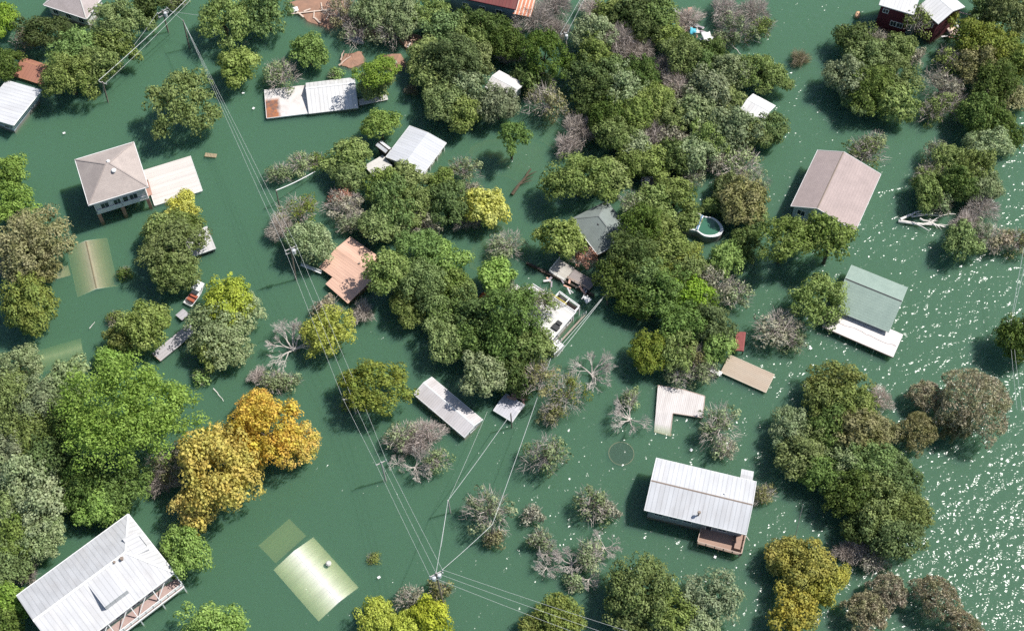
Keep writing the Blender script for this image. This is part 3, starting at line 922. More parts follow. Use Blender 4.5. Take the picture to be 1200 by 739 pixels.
def fit(corners, z):
    p = [at(*c, z) if c else None for c in corners]
    for i in range(4):
        if p[i] is None: p[i] = p[i - 1] + p[(i + 1) % 4] - p[(i + 2) % 4]
    A, B, C, D = p
    u = (B - A + C - D) / 2; v = (D - A + C - B) / 2
    c = (A + B + C + D) / 4
    return Vector((c.x, c.y, 0)), u.length, v.length, math.atan2(u.y, u.x)

class Bld:
    def __init__(s, name, label, cat, corners, z, group=None):
        c, s.L, s.W, s.a = fit(corners, z)
        s.z, s.c = z, c
        s.root = empty(name, c, s.a, label, cat, group)
        # local side that looks towards the camera
        s.fy = -1 if math.cos(s.a) > 0 else 1
        s.fx = -1 if math.sin(s.a) > 0 else 1
    def loc(s, px, py, z):
        """photo point at height z in the building's own axes"""
        p = at(px, py, z) - s.c
        return Vector((p.x * math.cos(s.a) + p.y * math.sin(s.a), -p.x * math.sin(s.a) + p.y * math.cos(s.a), z))
    def part(s, mb, name, mat, parent=None, **k):
        return mb.build(name, mat, parent or s.root, **k)
    def gable(s, h, mat, off=0.0, t=0.16, over=0.0, cap=True, fascia=M_TRIM, capmat=None):
        L, W, z = s.L / 2 + over, s.W / 2, s.z
        s.off, s.h = off, h
        rf = s.part(MB().extrude([(-W, z), (off, z + h), (W, z), (W, z - t), (off, z + h - t), (-W, z - t)], -L, L), 'roof', mat)
        if cap:
            k = 0.14
            s.part(MB().extrude([(off - k, z + h - k * .35 + .012), (off, z + h + .05), (off + k, z + h - k * .35 + .012)], -L - .02, L + .02), 'ridge_cap', capmat or fascia, rf)
        if fascia:
            f = MB()
            for sx in (-1, 1):
                x0 = sx * (L + 0.04)
                for y0, y1 in ((-W, off), (off, W)):
                    z0, z1 = (z, z + h) if y1 == off else (z + h, z)
                    f.add([(x0 - .035, y0, z0 - .26), (x0 + .035, y0, z0 - .26), (x0 + .035, y1, z1 - .26), (x0 - .035, y1, z1 - .26),
                           (x0 - .035, y0, z0 + .025), (x0 + .035, y0, z0 + .025), (x0 + .035, y1, z1 + .025), (x0 - .035, y1, z1 + .025)],
                          [(3, 2, 1, 0), (4, 5, 6, 7), (0, 1, 5, 4), (1, 2, 6, 5), (2, 3, 7, 6), (3, 0, 4, 7)])
            for sy in (-1, 1):
                f.box((0, sy * (W + .045), z - .11), (2 * L + .14, .07, .24))
            s.part(f, 'fascia', fascia)
        return rf
    def walls(s, mat, inset=0.5, z0=-4.0, gable=True):
        L, W, z = s.L / 2 - inset, s.W / 2 - inset, s.z - 0.2
        s.wl, s.ww = L, W
        if gable and hasattr(s, 'h'):
            off = getattr(s, 'off', 0)
            W0, hh = s.W / 2, s.h
            zl = s.z - .2 + hh * inset / (W0 + off); zr = s.z - .2 + hh * inset / (W0 - off)
            prof = [(-W, z0), (-W, zl), (off, s.z + hh - .2), (W, zr), (W, z0)]
            return s.part(MB().extrude(prof[::-1], -L, L), 'wall', mat)
        return s.part(MB().box((0, 0, (z0 + z) / 2), (2 * L, 2 * W, z - z0)), 'wall', mat)
    def opening(s, side, t, z, w, h, name='window', frame=M_TRIM, pane=M_GLASS, bars=1):
        """window or door on a wall: side 'y' or 'x' with sign, t metres along the wall"""
        ax, sg = side[0], (1 if side[1] == '+' else -1)
        d = (s.ww if ax == 'y' else s.wl)
        def P(a, out, zz): return (a, sg * (d + out), zz) if ax == 'y' else (sg * (d + out), a, zz)
        def D(wa, th, hh): return (wa, th, hh) if ax == 'y' else (th, wa, hh)
        f = MB(); k = 0.11
        f.box(P(t - w / 2, .05, z), D(k, .1, h + k)); f.box(P(t + w / 2, .05, z), D(k, .1, h + k))
        f.box(P(t, .05, z - h / 2), D(w - k, .1, k)); f.box(P(t, .05, z + h / 2), D(w - k, .1, k))
        for i in range(bars): f.box(P(t - w / 2 + w * (i + 1) / (bars + 1), .05, z), D(.06, .08, h - k))
        fo = s.part(f, name, frame)
        s.part(MB().box(P(t, .02, z), D(w - .05, .035, h - .05)), 'pane', pane, fo)
        return fo
    def vent(s, x, y, z, r=0.22, h=0.5, mat=M_TRIM, name='roof_vent'):
        m = MB().tube([(x, y, z - .3), (x, y, z + h)], r, 8).tube([(x, y, z + h), (x, y, z + h + .14)], [r * 1.6, r * 1.2], 8)
        return s.part(m, name, mat)
    def roof_z(s, y):
        W = s.W / 2
        return s.z + s.h * ((W + y) / (W + s.off) if y < s.off else (W - y) / (W - s.off))

def railing(pts, h=1.0, post=0.09, gap=1.5, rails=2, close=False):
    m = MB(); pts = [Vector(p) for p in pts]
    segs = list(zip(pts, pts[1:] + (pts[:1] if close else [])))[: len(pts) - (0 if close else 1)]
    for a, b in segs:
        n = max(1, round((b - a).length / gap))
        for i in range(n + 1):
            p = a.lerp(b, i / n); m.box((p.x, p.y, p.z + h / 2), (post, post, h))
        for r in range(rails):
            dz = Vector((0, 0, h - 0.04 - r * h / (rails + .2)))
            m.bar(a + dz, b + dz, post * .9, post * .7)
    return m

# -- two storey house with a tan pyramid roof on brick posts
b = Bld('hip_roofed_house', 'raised two storey white house with a tan pyramid roof standing on three brick posts', 'house',
        [(103.5, 240.7), (173.8, 218.4), (156.3, 166.8), (88.4, 186.8)], 7.6)
SH_TAN = shingle('tan_shingles', (0.46, 0.395, 0.36), (0.38, 0.325, 0.30))
L, W, z, ap = b.L / 2, b.W / 2, b.z, 3.0
m = MB(); m.add([(-L, -W, z), (L, -W, z), (L, W, z), (-L, W, z), (-.35, 0, z + ap), (.35, 0, z + ap)], [(0, 1, 5, 4), (1, 2, 5), (2, 3, 4, 5), (3, 0, 4), (3, 2, 1, 0)])
roof = b.part(m, 'roof', SH_TAN)
cap = MB()
for cx, cy, ex in ((-L, -W, -.35), (L, -W, .35), (L, W, .35), (-L, W, -.35)):
    cap.bar((cx, cy, z + .03), (ex, 0, z + ap + .02), .26, .05)
b.part(cap, 'hip_cap', shingle('tan_caps', (0.42, 0.36, 0.33), (0.34, 0.29, 0.27)), roof)
f = MB()
for sy in (-1, 1): f.box((0, sy * (W + .05), z - .12), (2 * L + .2, .1, .26))
for sx in (-1, 1): f.box((sx * (L + .05), 0, z - .12), (.1, 2 * W, .26))
b.part(f, 'fascia', M_TRIM)
b.h = 0; b.vent(.7, -1.5, z + ap * .72, .3, .35); b.vent(.25, .6, z + ap * .88, .22, .2)
b.wl, b.ww = L - .7, W - .7
b.part(MB().box((0, .1, 5.5), (2 * b.wl, 2 * b.ww - .2, 4.0)), 'wall', M_WHITE)
b.part(MB().box((0, 0, 3.36), (2 * b.wl + .1, 2 * b.ww + .1, .3)), 'floor_beam', M_TRIM)
b.part(MB().box((0, 1.6, .3), (2 * b.wl - .5, 2 * b.ww - 3.5, 5.8)), 'lower_wall', M_DARK)  # near-black block in the opening below the floor; its shade is put into the colour
b.ww -= 1.6 - .8
fr = -b.ww + .8
for t in (-3.0, -.6, 2.4):
    o = b.opening('y-', t, 5.0, 1.5, 1.5, bars=1); o.location.y = -.6
o = b.opening('y-', 0.9, 4.7, 1.0, 2.2, 'door', bars=0); o.location.y = -.6
for sx in (-1, 1):
    for t in (-2.2, 2.2): b.opening('x' + '-+'[sx > 0], t, 5.4, 1.3, 1.6)
for t in (-b.wl + .25, -.2, b.wl - .25):
    b.part(MB().box((t, -W + .95, -.2), (.62, .62, 6.8)), 'brick_post', M_BRICK)
    b.part(MB().box((t, W - .95, -.2), (.62, .62, 6.8)), 'brick_post', M_BRICK)
b.part(MB().box((0, -W + .72, 3.95), (2 * b.wl, .1, .85)), 'porch_railing', M_TRIM)
for t in (-b.wl + .1, 0, b.wl - .1): b.part(MB().box((t, -W + .75, 5.45), (.16, .16, 3.9)), 'porch_column', M_TRIM)
b.part(MB().bar((b.wl + .35, -W + 1.2, 3.4), (b.wl + .35, W - 2.2, -.6), 1.0, .12), 'stair', M_BRICK)

# -- flat carport roof awash beside it
b = Bld('carport', 'cream flat carport roof just awash beside the tan pyramid roof', 'carport',
        [(180.6, 241), (237.1, 223), (222.9, 182.7), (168.5, 199)], .25)
b.part(MB().box((0, 0, .12), (b.L, b.W, .2)), 'roof', metal_roof('cream_metal', (0.62, 0.575, 0.54), 1.0, 1, 0.93, dirt=.12))
b.part(MB().box((b.L / 2 + .03, 0, .13), (.08, b.W, .26)).box((-b.L / 2 - .03, 0, .13), (.08, b.W, .26)).box((0, -b.W / 2 - .03, .1), (b.L, .08, .26)), 'fascia', M_TRIM)
for sx in (-1, 1):
    for sy in (-1, 1): b.part(MB().box((sx * (b.L / 2 - .3), sy * (b.W / 2 - .3), -2.0), (.16, .16, 4.0)), 'post', M_TRIM)

# -- sunken tan gable roof
SH_SUNK = shingle('sunken_shingles', (0.50, 0.42, 0.34), (0.42, 0.35, 0.29))
b = Bld('sunken_house', 'tan gable roof of a drowned house showing faintly under the water below the pyramid roof', 'house',
        [(78, 292), (93, 350), (136, 332), (126, 279)], -1.05)
b.gable(.9, SH_SUNK, capmat=M_BRICK)
b.walls(M_WHITE, .5, -6)
b = Bld('sunken_shed', 'pale corner of a drowned shed roof under the big brownish oak at the left', 'shed',
        [(54, 320), (57, 328), (82, 322), (78, 306)], -.15)
b.part(MB().prism([(-b.L / 2, -b.W / 2), (b.L / 2, -b.W / 2), (b.L / 2, b.W / 2), (-b.L / 2, b.W / 2)], lambda p: -.6 - .09 * p[1], lambda p: -.45 - .09 * p[1]), 'roof', SH_SUNK)
b.part(MB().box((0, 0, -3), (b.L - .5, b.W - .5, 4.3)), 'wall', M_WHITE)

# -- small grey flat roof under the oak
b = Bld('shed', 'small light grey flat roof poking out right of the large olive oak', 'shed',
        [(215, 277), (224, 302), (253, 290), (242, 264)], 1.0)
b.part(MB().box((0, 0, .95), (b.L, b.W, .16)), 'roof', metal_roof('grey_flat', (0.56, 0.55, 0.55), 1.0, 1, .9))
b.part(MB().box((0, 0, -1.6), (b.L - .5, b.W - .5, 4.9)), 'wall', M_DARK)
b.part(MB().box((b.L / 2 + .03, 0, .95), (.06, b.W, .24)).box((-b.L / 2 - .03, 0, .95), (.06, b.W, .24)), 'fascia', M_TRIM)

# -- wrecked grey roof between the two oaks on the left
M_WRECK = metal_roof('grey_wreck_metal', (0.46, 0.44, 0.46), .7, 0, .8, dirt=.35)
b = Bld('wrecked_boathouse', 'wrecked grey metal roof lying between the olive oak and the grey-green oaks', 'boathouse',
        [(184, 416), (190.5, 425.5), (228, 384), (215, 375)], .7)
m = MB().prism([(-b.L / 2, -b.W / 2), (b.L / 2, -b.W / 2), (b.L / 2, b.W / 2), (-b.L / 2, b.W / 2)], lambda p: .3 + .03 * p[0], lambda p: .48 + .03 * p[0])
b.part(m, 'roof', M_WRECK)
b.part(MB().bar((-b.L / 2, -b.W / 2, .2), (-b.L / 2, b.W / 2, .2), .12, .34).bar((-b.L / 2, -b.W / 2 - .07, .2), (b.L / 2, -b.W / 2 - .07, .75), .12, .3), 'fascia', M_WOODRAIL)
for sx in (-1, 1):
    for sy in (-1, 1): b.part(MB().box((sx * (b.L / 2 - .4), sy * (b.W / 2 - .4), -2), (.2, .2, 4.4)), 'post', M_WOODRAIL)
b = Bld('wrecked_shed', 'broken piece of grey roof tilted in the water above the wrecked grey metal roof', 'shed',
        [(205.5, 368), (213.6, 376), (221.7, 367), (214, 361)], .7)
m = MB().prism([(-b.L / 2, -b.W / 2), (b.L / 2, -b.W / 2), (b.L / 2, b.W / 2), (-b.L / 2, b.W / 2)], lambda p: .5 + .16 * p[0], lambda p: .62 + .16 * p[0])
b.part(m, 'roof', M_WRECK)
b.part(MB().box((0, 0, -1.6), (b.L - .5, b.W - .5, 3.8)), 'wall', M_DARK)

# -- white roof cut by the left edge
M_WMET = metal_roof('white_metal', (0.66, 0.655, 0.65), .8, 0, .8)
b = Bld('white_gabled_house', 'white gabled roof cut by the left picture edge below the orange-red shed', 'house',
        [(16.3, 148.5), (48.8, 107.6), (6.3, 96.4), None], 2.0)
b.gable(1.4, metal_roof('white_metal_across', (0.62, 0.62, 0.63), .8, 0, .88, dirt=.15), off=b.loc(41, 115, 3.4).y)
b.walls(M_BLUEWALL, .45)
for t in (-2, 1): b.opening('x+', t, 1.1, 1.0, 1.0); b.opening('x-', t, 1.1, 1.0, 1.0)

# -- orange-red shed in the top left
b = Bld('red_shed', 'orange-red low roof of a drowned shed between dark oaks at top left', 'shed',
        [(20, 88), (53, 101), (63, 78), (23, 68)], .7)
M_REDMET = metal_roof('red_metal', (0.36, 0.165, 0.115), .7, 0, .85, (0.3, 0.16, 0.1), .4)
b.gable(.6, M_REDMET, off=b.loc(40, 74, 1.3).y * .8, fascia=weathered('orange_board', (0.50, 0.25, 0.15), (0.4, 0.2, 0.12), 1))
b.walls(M_BRICK, .4)

# -- tan-grey hip roof at the top edge
b = Bld('tan_grey_house', 'tan-grey hip roofed house cut by the top picture edge above the oak clump', 'house',
        [(46, 4), (97, 20), (126, -3), (76, -20)], 3.4)
L, W, z = b.L / 2, b.W / 2, b.z
m = MB().add([(-L, -W, z), (L, -W, z), (L, W, z), (-L, W, z), (-L + W * .9, 0, z + 2), (L - W * .9, 0, z + 2)], [(0, 1, 5, 4), (1, 2, 5), (2, 3, 4, 5), (3, 0, 4), (3, 2, 1, 0)])
rf = b.part(m, 'roof', shingle('pinkish_shingles', (0.47, 0.41, 0.40), (0.39, 0.34, 0.33)))
b.part(MB().bar((-L, -W, z + .03), (-L + W * .9, 0, z + 2.03), .25, .05).bar((L, -W, z + .03), (L - W * .9, 0, z + 2.03), .25, .05).bar((-L + W * .9, 0, z + 2.03), (L - W * .9, 0, z + 2.03), .3, .06), 'hip_cap', M_CONC, rf)
b.part(MB().box((0, -W - .05, z - .1), (2 * L, .1, .24)).box((L + .05, 0, z - .1), (.1, 2 * W, .24)), 'fascia', M_TRIM)
b.h = None; del b.h
b.walls(M_WHITE, .6)
for t in (-3, 0, 3): b.opening('y-', t, 1.6, 1.2, 1.3)

# -- long white metal shed, low half with a rusty corner and taller half
b = Bld('white_metal_shed', 'long white metal shed with a rusty corner on its low left half', 'shed',
        [(312.5, 137.2), (421.5, 124), (414, 92), (309.5, 104)], .9)
L, W = b.L / 2, b.W / 2
xm = b.loc(360, 116, 1.0).x
m = MB().prism([(-L, -W), (xm - .02, -W), (xm - .02, W), (-L, W)], lambda p: .32 + .012 * (p[1] + W), lambda p: .5 + .012 * (p[1] + W))
mr, n_, l_, pb = mat_base('rust_corner_metal', .6, .4)
tc = n_.new('ShaderNodeTexCoord'); sp = n_.new('ShaderNodeSeparateXYZ'); l_.new(tc.outputs['Object'], sp.inputs[0])
ad = n_.new('ShaderNodeMath'); ad.operation = 'MULTIPLY_ADD'; ad.inputs[1].default_value = 2.2
l_.new(noise(n_, l_, .6, 5, .6), ad.inputs[0]); l_.new(sp.outputs[0], ad.inputs[2])
rust = ramp(n_, l_, ad.outputs[0], 0.0, 1.0); rr = n_.new('ShaderNodeMapRange'); rr.inputs[1].default_value, rr.inputs[2].default_value = -L + 3.4, -L + 4.2
rr.inputs[3].default_value, rr.inputs[4].default_value = 1, 0
l_.new(ad.outputs[0], rr.inputs[0])
yy = n_.new('ShaderNodeMapRange'); yy.inputs[1].default_value, yy.inputs[2].default_value = W - 3.0, W - 2.2; yy.inputs[3].default_value, yy.inputs[4].default_value = 1, 0
l_.new(sp.outputs[1], yy.inputs[0])
mu = n_.new('ShaderNodeMath'); mu.operation = 'MULTIPLY'; l_.new(rr.outputs[0], mu.inputs[0]); l_.new(yy.outputs[0], mu.inputs[1])
c0 = mixrgb(n_, l_, 'MIX', ramp(n_, l_, noise(n_, l_, .8, 5, .6), .4, .8), (0.64, 0.61, 0.59), (0.50, 0.45, 0.42))
c1 = mixrgb(n_, l_, 'MIX', ramp(n_, l_, noise(n_, l_, 1.3, 4, .6), .35, .65), (0.40, 0.15, 0.06), (0.14, 0.09, 0.08))
l_.new(mixrgb(n_, l_, 'MIX', mu.outputs[0], c0, c1), pb.inputs['Base Color'])
b.part(m, 'low_roof', mr)
b.part(MB().box((-L - .04, 0, .42), (.08, 2 * W, .3)).box((xm / 2 - L / 2, -W - .04, .4), (L + xm, .08, .3)), 'fascia', M_TRIM)
xc, zl, zh = (xm + L) / 2, .75, 2.3
yr = 1.2
m = MB().extrude([(-W - .35, zl), (yr, zh), (W + .2, zl + .2), (W + .2, zl + .05), (yr, zh - .15), (-W - .35, zl - .15)], xm, L)
rf = b.part(m, 'tall_roof', M_WMET)
b.part(MB().box(((xm + L) / 2, yr, zh + .02), (L - xm + .05, .3, .08)), 'ridge_cap', M_TRIM, rf)
b.part(MB().extrude([(-W, -3), (-W, zl - .02), (yr, zh - .2), (W - .1, zl), (W - .1, -3)][::-1], xm + .25, L - .25), 'wall', M_BLUEWALL)
b.part(MB().box(((xm - L) / 2, 0, -1.5), (L + xm - .6, 2 * W - .6, 3.6)), 'low_wall', M_DARK)
b = Bld('dock', 'narrow pale dock strip at the right end of the long white metal shed', 'dock',
        [(421, 124.5), (455, 116), (453, 111), (420, 116)], .25)
b.part(MB().box((0, 0, .2), (b.L, b.W, .14)), 'deck', M_CONC)
for sx in (-1, 0, 1): b.part(MB().box((sx * (b.L / 2 - .3), 0, -2), (.2, b.W - .4, 4.2)), 'post', M_WOODRAIL)

# -- white shed roof with little shed and slab, upper middle
b = Bld('white_shed', 'big clean white shed roof turned on its corner at the dark inlet', 'shed',
        [(495, 205), (523.8, 166), (479, 149), (452.8, 183)], 2.0)
b.gable(.55, metal_roof('bluish_white_metal', (0.53, 0.54, 0.57), .6, 0, .93, dirt=.1), off=0, cap=False)
b.walls(M_WHITE, .5)
for t in (-2.6, 0, 2.6): b.opening('y-', t, .9, 1.1, 1.2); b.part(MB().box((t + 1.2, -b.W / 2 + .25, .4), (.16, .16, 3.0)), 'porch_post', M_TRIM)
b = Bld('small_shed', 'little pale grey shed roof at the left corner of the big clean white shed roof', 'shed',
        [(441, 170.7), (452, 179.8), (458.5, 173.5), (446, 164.5)], 2.2)
b.gable(.35, metal_roof('pale_grey_metal', (0.62, 0.63, 0.66), .5, 0, .9), fascia=M_BLACK)
b.walls(M_DARK, .3)
b = Bld('roof_slab', 'broken grey slab roof half hidden by olive trees beside the big white shed roof', 'shed',
        [(428, 194), (441, 210), (456, 190), (447, 180)], 1.2)
b.part(MB().prism([(-b.L / 2, -b.W / 2), (b.L / 2, -b.W / 2), (b.L / 2, b.W / 2), (-b.L / 2, b.W / 2)], lambda p: .9 + .05 * p[0], lambda p: 1.05 + .05 * p[0]), 'roof', M_CONC)
b.part(MB().box((0, 0, -1.5), (b.L - .6, b.W - .6, 4.6)), 'wall', M_DARK)

# -- terracotta house
M_TERRA = metal_roof('terracotta_sheet', (0.66, 0.42, 0.315), .5, 1, .88, (0.36, 0.23, 0.18), .7)
b = Bld('terracotta_house', 'low house with a stepped terracotta roof shaded by oaks on its right side', 'house',
        [(373.9, 311.5), (414, 342), (452, 306), (411.4, 279)], 1.3)
b.gable(.7, M_TERRA, off=b.W * .04, fascia=weathered('peach_board', (0.66, 0.42, 0.31), (0.5, 0.32, 0.25), 1))
b.walls(M_BRICK, .5)
e = Bld('x', '', '', [(380, 328), (407.7, 353.5), (449, 320), (424, 300)], 1.0)
off = b.loc(414.5, 327, 1.0)
ang = e.a - b.a
col.objects.unlink(e.root); bpy.data.objects.remove(e.root)
m = MB().extrude([(-e.W / 2, .95), (e.W * .12, 1.75), (e.W / 2, 1.5), (e.W / 2, 1.3), (e.W * .12, 1.6), (-e.W / 2, .8)], -e.L / 2, e.L / 2)
b.part(m, 'lower_roof', M_TERRA, loc=(off.x, off.y, .02), rz=ang)
b.part(MB().box((0, 0, -1.7), (e.L - .7, e.W - .7, 5.0)), 'lower_wall', M_BRICK, loc=(off.x, off.y, 0), rz=ang)
b.part(MB().tube([(1.3, .6, 1.6), (1.3, .6, 2.3)], .2, 8), 'roof_vent', M_CHIM)
for t in (-2, 2): b.opening('x-', t, .6, 1.1, .8)
b = Bld('gangway', 'short white gangway between the power pole and the terracotta roof', 'gangway',
        [(352, 311), (376, 320.5), (377, 318.5), (353, 309)], .6)
b.part(MB().box((0, 0, .55), (b.L, b.W, .12)), 'deck', M_TRIM)
b.part(railing([(-b.L / 2, b.W / 2, .6), (b.L / 2, b.W / 2, .6)], .5, .06), 'railing', M_TRIM)
b.part(MB().box((.5, 0, -2), (.15, .15, 5)), 'post', M_WOODRAIL)

# -- trailer home
b = Bld('trailer_home', 'long grey-roofed trailer home lying diagonally in open water', 'trailer home',
        [(485.3, 461.9), (545, 512.2), (564.6, 490.9), (505.7, 441.3)], 1.5)
b.gable(.75, metal_roof('grey_metal', (0.56, 0.53, 0.53), .45, 0, .9, dirt=.3), off=.2)
b.walls(M_WHITE, .18)
for t in (-4.5, -2.2, 2.6, 4.6): b.opening('y-', t, .75, 1.1, .8); b.opening('y+', t, .75, 1.1, .8)
b.opening('y-', .4, .5, .9, 1.6, 'door', bars=0); b.opening('x+', 0, .8, 1.4, .8)

# -- shaded grey shed roof
b = Bld('grey_shed', 'small grey shed roof speckled with tree shade at the end of the dashed wire', 'shed',
        [(577, 477.5), (598, 494), (617, 474), (594.6, 464)], .7)
b.gable(.35, metal_roof('dull_grey_metal', (0.55, 0.54, 0.58), .5, 0, .9), cap=False)
b.walls(M_DARK, .3)

# -- grey hip-roofed house
SH_GREY = shingle('grey_green_shingles', (0.25, 0.285, 0.27), (0.205, 0.235, 0.225))
b = Bld('grey_hip_house', 'grey shingled hip roof with a dark vent hole, half shaded by the wood', 'house',
        [(700.3, 298.3), (744, 274), (710, 236), (668.6, 256)], 1.8)
L, W, z = b.L / 2, b.W / 2, b.z
m = MB().add([(-L, -W, z), (L, -W, z), (L, W, z), (-L, W, z), (0, -W + L * .8, z + 1.9), (0, W - L * .8, z + 1.9)], [(0, 1, 4), (1, 2, 5, 4), (2, 3, 5), (3, 0, 4, 5), (3, 2, 1, 0)])
rf = b.part(m, 'roof', SH_GREY)
h = MB()
for p, q in (((-L, -W), -1), ((L, -W), -1), ((L, W), 1), ((-L, W), 1)): h.bar((p[0], p[1], z + .03), (0, q * (W - L * .8), z + 1.93), .22, .04)
b.part(h.bar((0, -W + L * .8, z + 1.93), (0, W - L * .8, z + 1.93), .22, .04), 'hip_cap', shingle('grey_caps', (0.235, 0.26, 0.25), (0.19, 0.21, 0.2)), rf)
b.part(MB().box((-L - .05, 0, z - .1), (.1, 2 * W, .24)).box((0, -W - .05, z - .1), (2 * L, .1, .24)), 'fascia', M_TRIM)
b.walls(M_WHITE, .6)
q = b.loc(701.5, 263.5, z + 1.2); b.part(MB().tube([(q.x, q.y, z), (q.x, q.y, z + 1.5)], .28, 8), 'vent_pipe', M_DARK)
b = Bld('deck', 'broken white deck with a railing in front of the grey hip-roofed house', 'deck',
        [(641, 319), (663, 328), (672, 315), (658, 303)], .6)
b.part(MB().box((0, 0, .5), (b.L, b.W, .14)), 'platform', planks('white_deck', (0.55, 0.52, 0.47), (0.4, 0.37, 0.33), .3, 1))
b.part(railing([(-b.L / 2, b.W / 2, .57), (-b.L / 2, -b.W / 2, .57), (b.L / 2, -b.W / 2, .57)], .8, .08), 'railing', M_TRIM)
for sx in (-1, 1):
    for sy in (-1, 1): b.part(MB().box((sx * (b.L / 2 - .2), sy * (b.W / 2 - .2), -2), (.16, .16, 4.9)), 'post', M_WOODRAIL)
b = Bld('deck', 'grey plank deck in the shade between the broken white deck and the dark oaks', 'deck',
        [(665, 326), (690, 340), (699, 330), (673, 315)], .5)
b.part(MB().box((0, 0, .4), (b.L, b.W, .14)), 'platform', planks('grey_deck', (0.33, 0.29, 0.28), (0.24, 0.21, 0.2), .3, 1))
b.part(railing([(-b.L / 2, -b.W / 2, .47), (b.L / 2, -b.W / 2, .47)], .8, .08), 'railing', M_WOODRAIL)
p, q = at(617, 308, .3), at(696, 346, .3)
w = empty('sea_wall', (p.x, p.y, 0), math.atan2(q.y - p.y, q.x - p.x), 'dark timber sea wall running under the broken white deck', 'sea wall')
ln = (q - p).length
MB().box((ln / 2, 0, -2), (ln, .25, 4.7)).build('wall', M_BLACK, w)
MB().box((ln / 2, 0, .40), (ln, .42, .1)).build('coping', M_BLACK, w)

# -- white terrace house under the trees, with decks, stair and yellow rail
b = Bld('terrace_house', 'white flat-roofed house under green trees with railed decks and a side stair', 'house',
        [(594, 364), (644.8, 399), (677, 366), (625.5, 334)], 3.0)
L, W = b.L / 2, b.W / 2
b.part(MB().box((0, 0, 2.9), (2 * L, 2 * W, .22)), 'roof', metal_roof('white_flat', (0.66, 0.65, 0.62), 1.4, 1, .93, dirt=.3))
b.part(MB().box((0, W - .06, 3.12), (2 * L, .12, .22)).box((L - .06, 0, 3.12), (.12, 2 * W - .24, .22)).box((0, -W + .06, 3.12), (2 * L, .12, .22)), 'parapet', M_TRIM)
b.part(MB().box((0, 0, -.6), (2 * L - .8, 2 * W - .8, 6.8)), 'wall', M_WHITE)
b.wl, b.ww = L - .4, W - .4
for t in (-3, 0, 3): b.opening('y-', t, 1.4, 1.3, 1.2)
for t in (-2, 2): b.opening('x+', t, 1.4, 1.3, 1.2)
for px, py, w_, h_ in ((651, 384, 1.3, .9), (655, 379, 1.0, .7)):
    q = b.loc(px, py, 3.05); b.part(MB().box((q.x, q.y, 3.2), (w_, h_, .4)), 'skylight', M_DARK)
b.part(railing([(-.5, W - .1, 3.25), (L - 2.2, W - .1, 3.25)], .9, .1), 'yellow_railing', weathered('yellow_paint', (0.60, 0.50, 0.10), (0.5, 0.4, 0.1), 2))
b = Bld('balcony', 'dark two bay balcony with white railings on the corner of the white terrace house', 'balcony',
        [(651, 352), (673, 368), (678, 360), (653.5, 342)], 2.4)
L, W = b.L / 2, b.W / 2
b.part(MB().box((0, 0, 1.9), (2 * L, 2 * W, .16)), 'floor', M_BLACK)
b.part(railing([(-L, -W, 1.98), (-L, W, 1.98), (L, W, 1.98), (L, -W, 1.98)], 1.1, .14, 2.2, 2, True), 'railing', M_TRIM)
b.part(MB().bar((0, -W, 3.0), (0, W, 3.0), .16, .12), 'divider', M_TRIM)
for sx in (-1, 1):
    for sy in (-1, 1): b.part(MB().box((sx * L, sy * W, -.5), (.18, .18, 5)), 'post', M_TRIM)
b.part(MB().box((-L / 2, .1, 2.3), (1.0, .6, .6)), 'chair', M_DARK)
b = Bld('stair', 'long side stair running down along the white terrace house', 'stair',
        [(655, 401), (660, 404), (684, 370), (679, 366)], 1.2)
m = MB(); n = 14
for i in range(n):
    m.box((-b.L / 2 + (i + .5) * b.L / n, 0, -.1 + i * .16), (b.L / n * .94, b.W, .1))
b.part(m, 'tread', planks('stair_boards', (0.5, 0.42, 0.36), (0.4, 0.33, 0.28), .4, 1))
b.part(railing([(-b.L / 2, -b.W / 2, 0), (b.L / 2, -b.W / 2, 2.2)], .9, .1, 1.3), 'railing', M_TRIM)
b.part(railing([(-b.L / 2, b.W / 2, 0), (b.L / 2, b.W / 2, 2.2)], .9, .1, 1.3), 'railing', M_TRIM)
b = Bld('small_shed', 'small white corner roof at the foot of the white terrace house above the two wires', 'shed',
        [(643, 408), (650.5, 416.5), (660.5, 403.5), (652, 397)], 1.6)
b.part(MB().box((0, 0, 1.55), (b.L, b.W, .15)), 'roof', metal_roof('white_small', (0.76, 0.75, 0.73), .6, 0, .9))
b.part(MB().box((0, 0, -1), (b.L - .4, b.W - .4, 5.0)), 'wall', M_WHITE)
b = Bld('canopy', 'orange-red canopy floating at the left shore of the wood', 'canopy',
        [(561.5, 347), (573, 356.5), (579, 348), (567, 341.5)], .9)
L, W = b.L / 2, b.W / 2
b.part(MB().extrude([(-W, .7), (0, 1.15), (W, .7), (W, .6), (0, 1.05), (-W, .6)], -L, L), 'cover', weathered('orange_canvas', (0.62, 0.14, 0.055), (0.5, 0.12, 0.05), 1.2, .5))
b.part(MB().box((-L * .3, -W * .2, 1.12), (L * .5, W * .5, .1)), 'patch', weathered('pale_canvas', (0.65, 0.4, 0.33), None, 1))
for sx in (-1, 1):
    for sy in (-1, 1): b.part(MB().box((sx * (L - .1), sy * (W - .1), -.8), (.1, .1, 2.8)), 'post', M_TRIM)
b = Bld('grey_roof', 'narrow grey-green roof glimpsed through the leaves left of the white terrace house', 'shed',
        [(597, 346), (604, 352), (610, 338), (602, 331)], 1.8)
b.part(MB().box((0, 0, 1.75), (b.L, b.W, .15)), 'roof', M_CONC)
b.part(MB().box((0, 0, -1), (b.L - .4, b.W - .4, 5.3)), 'wall', M_DARK)

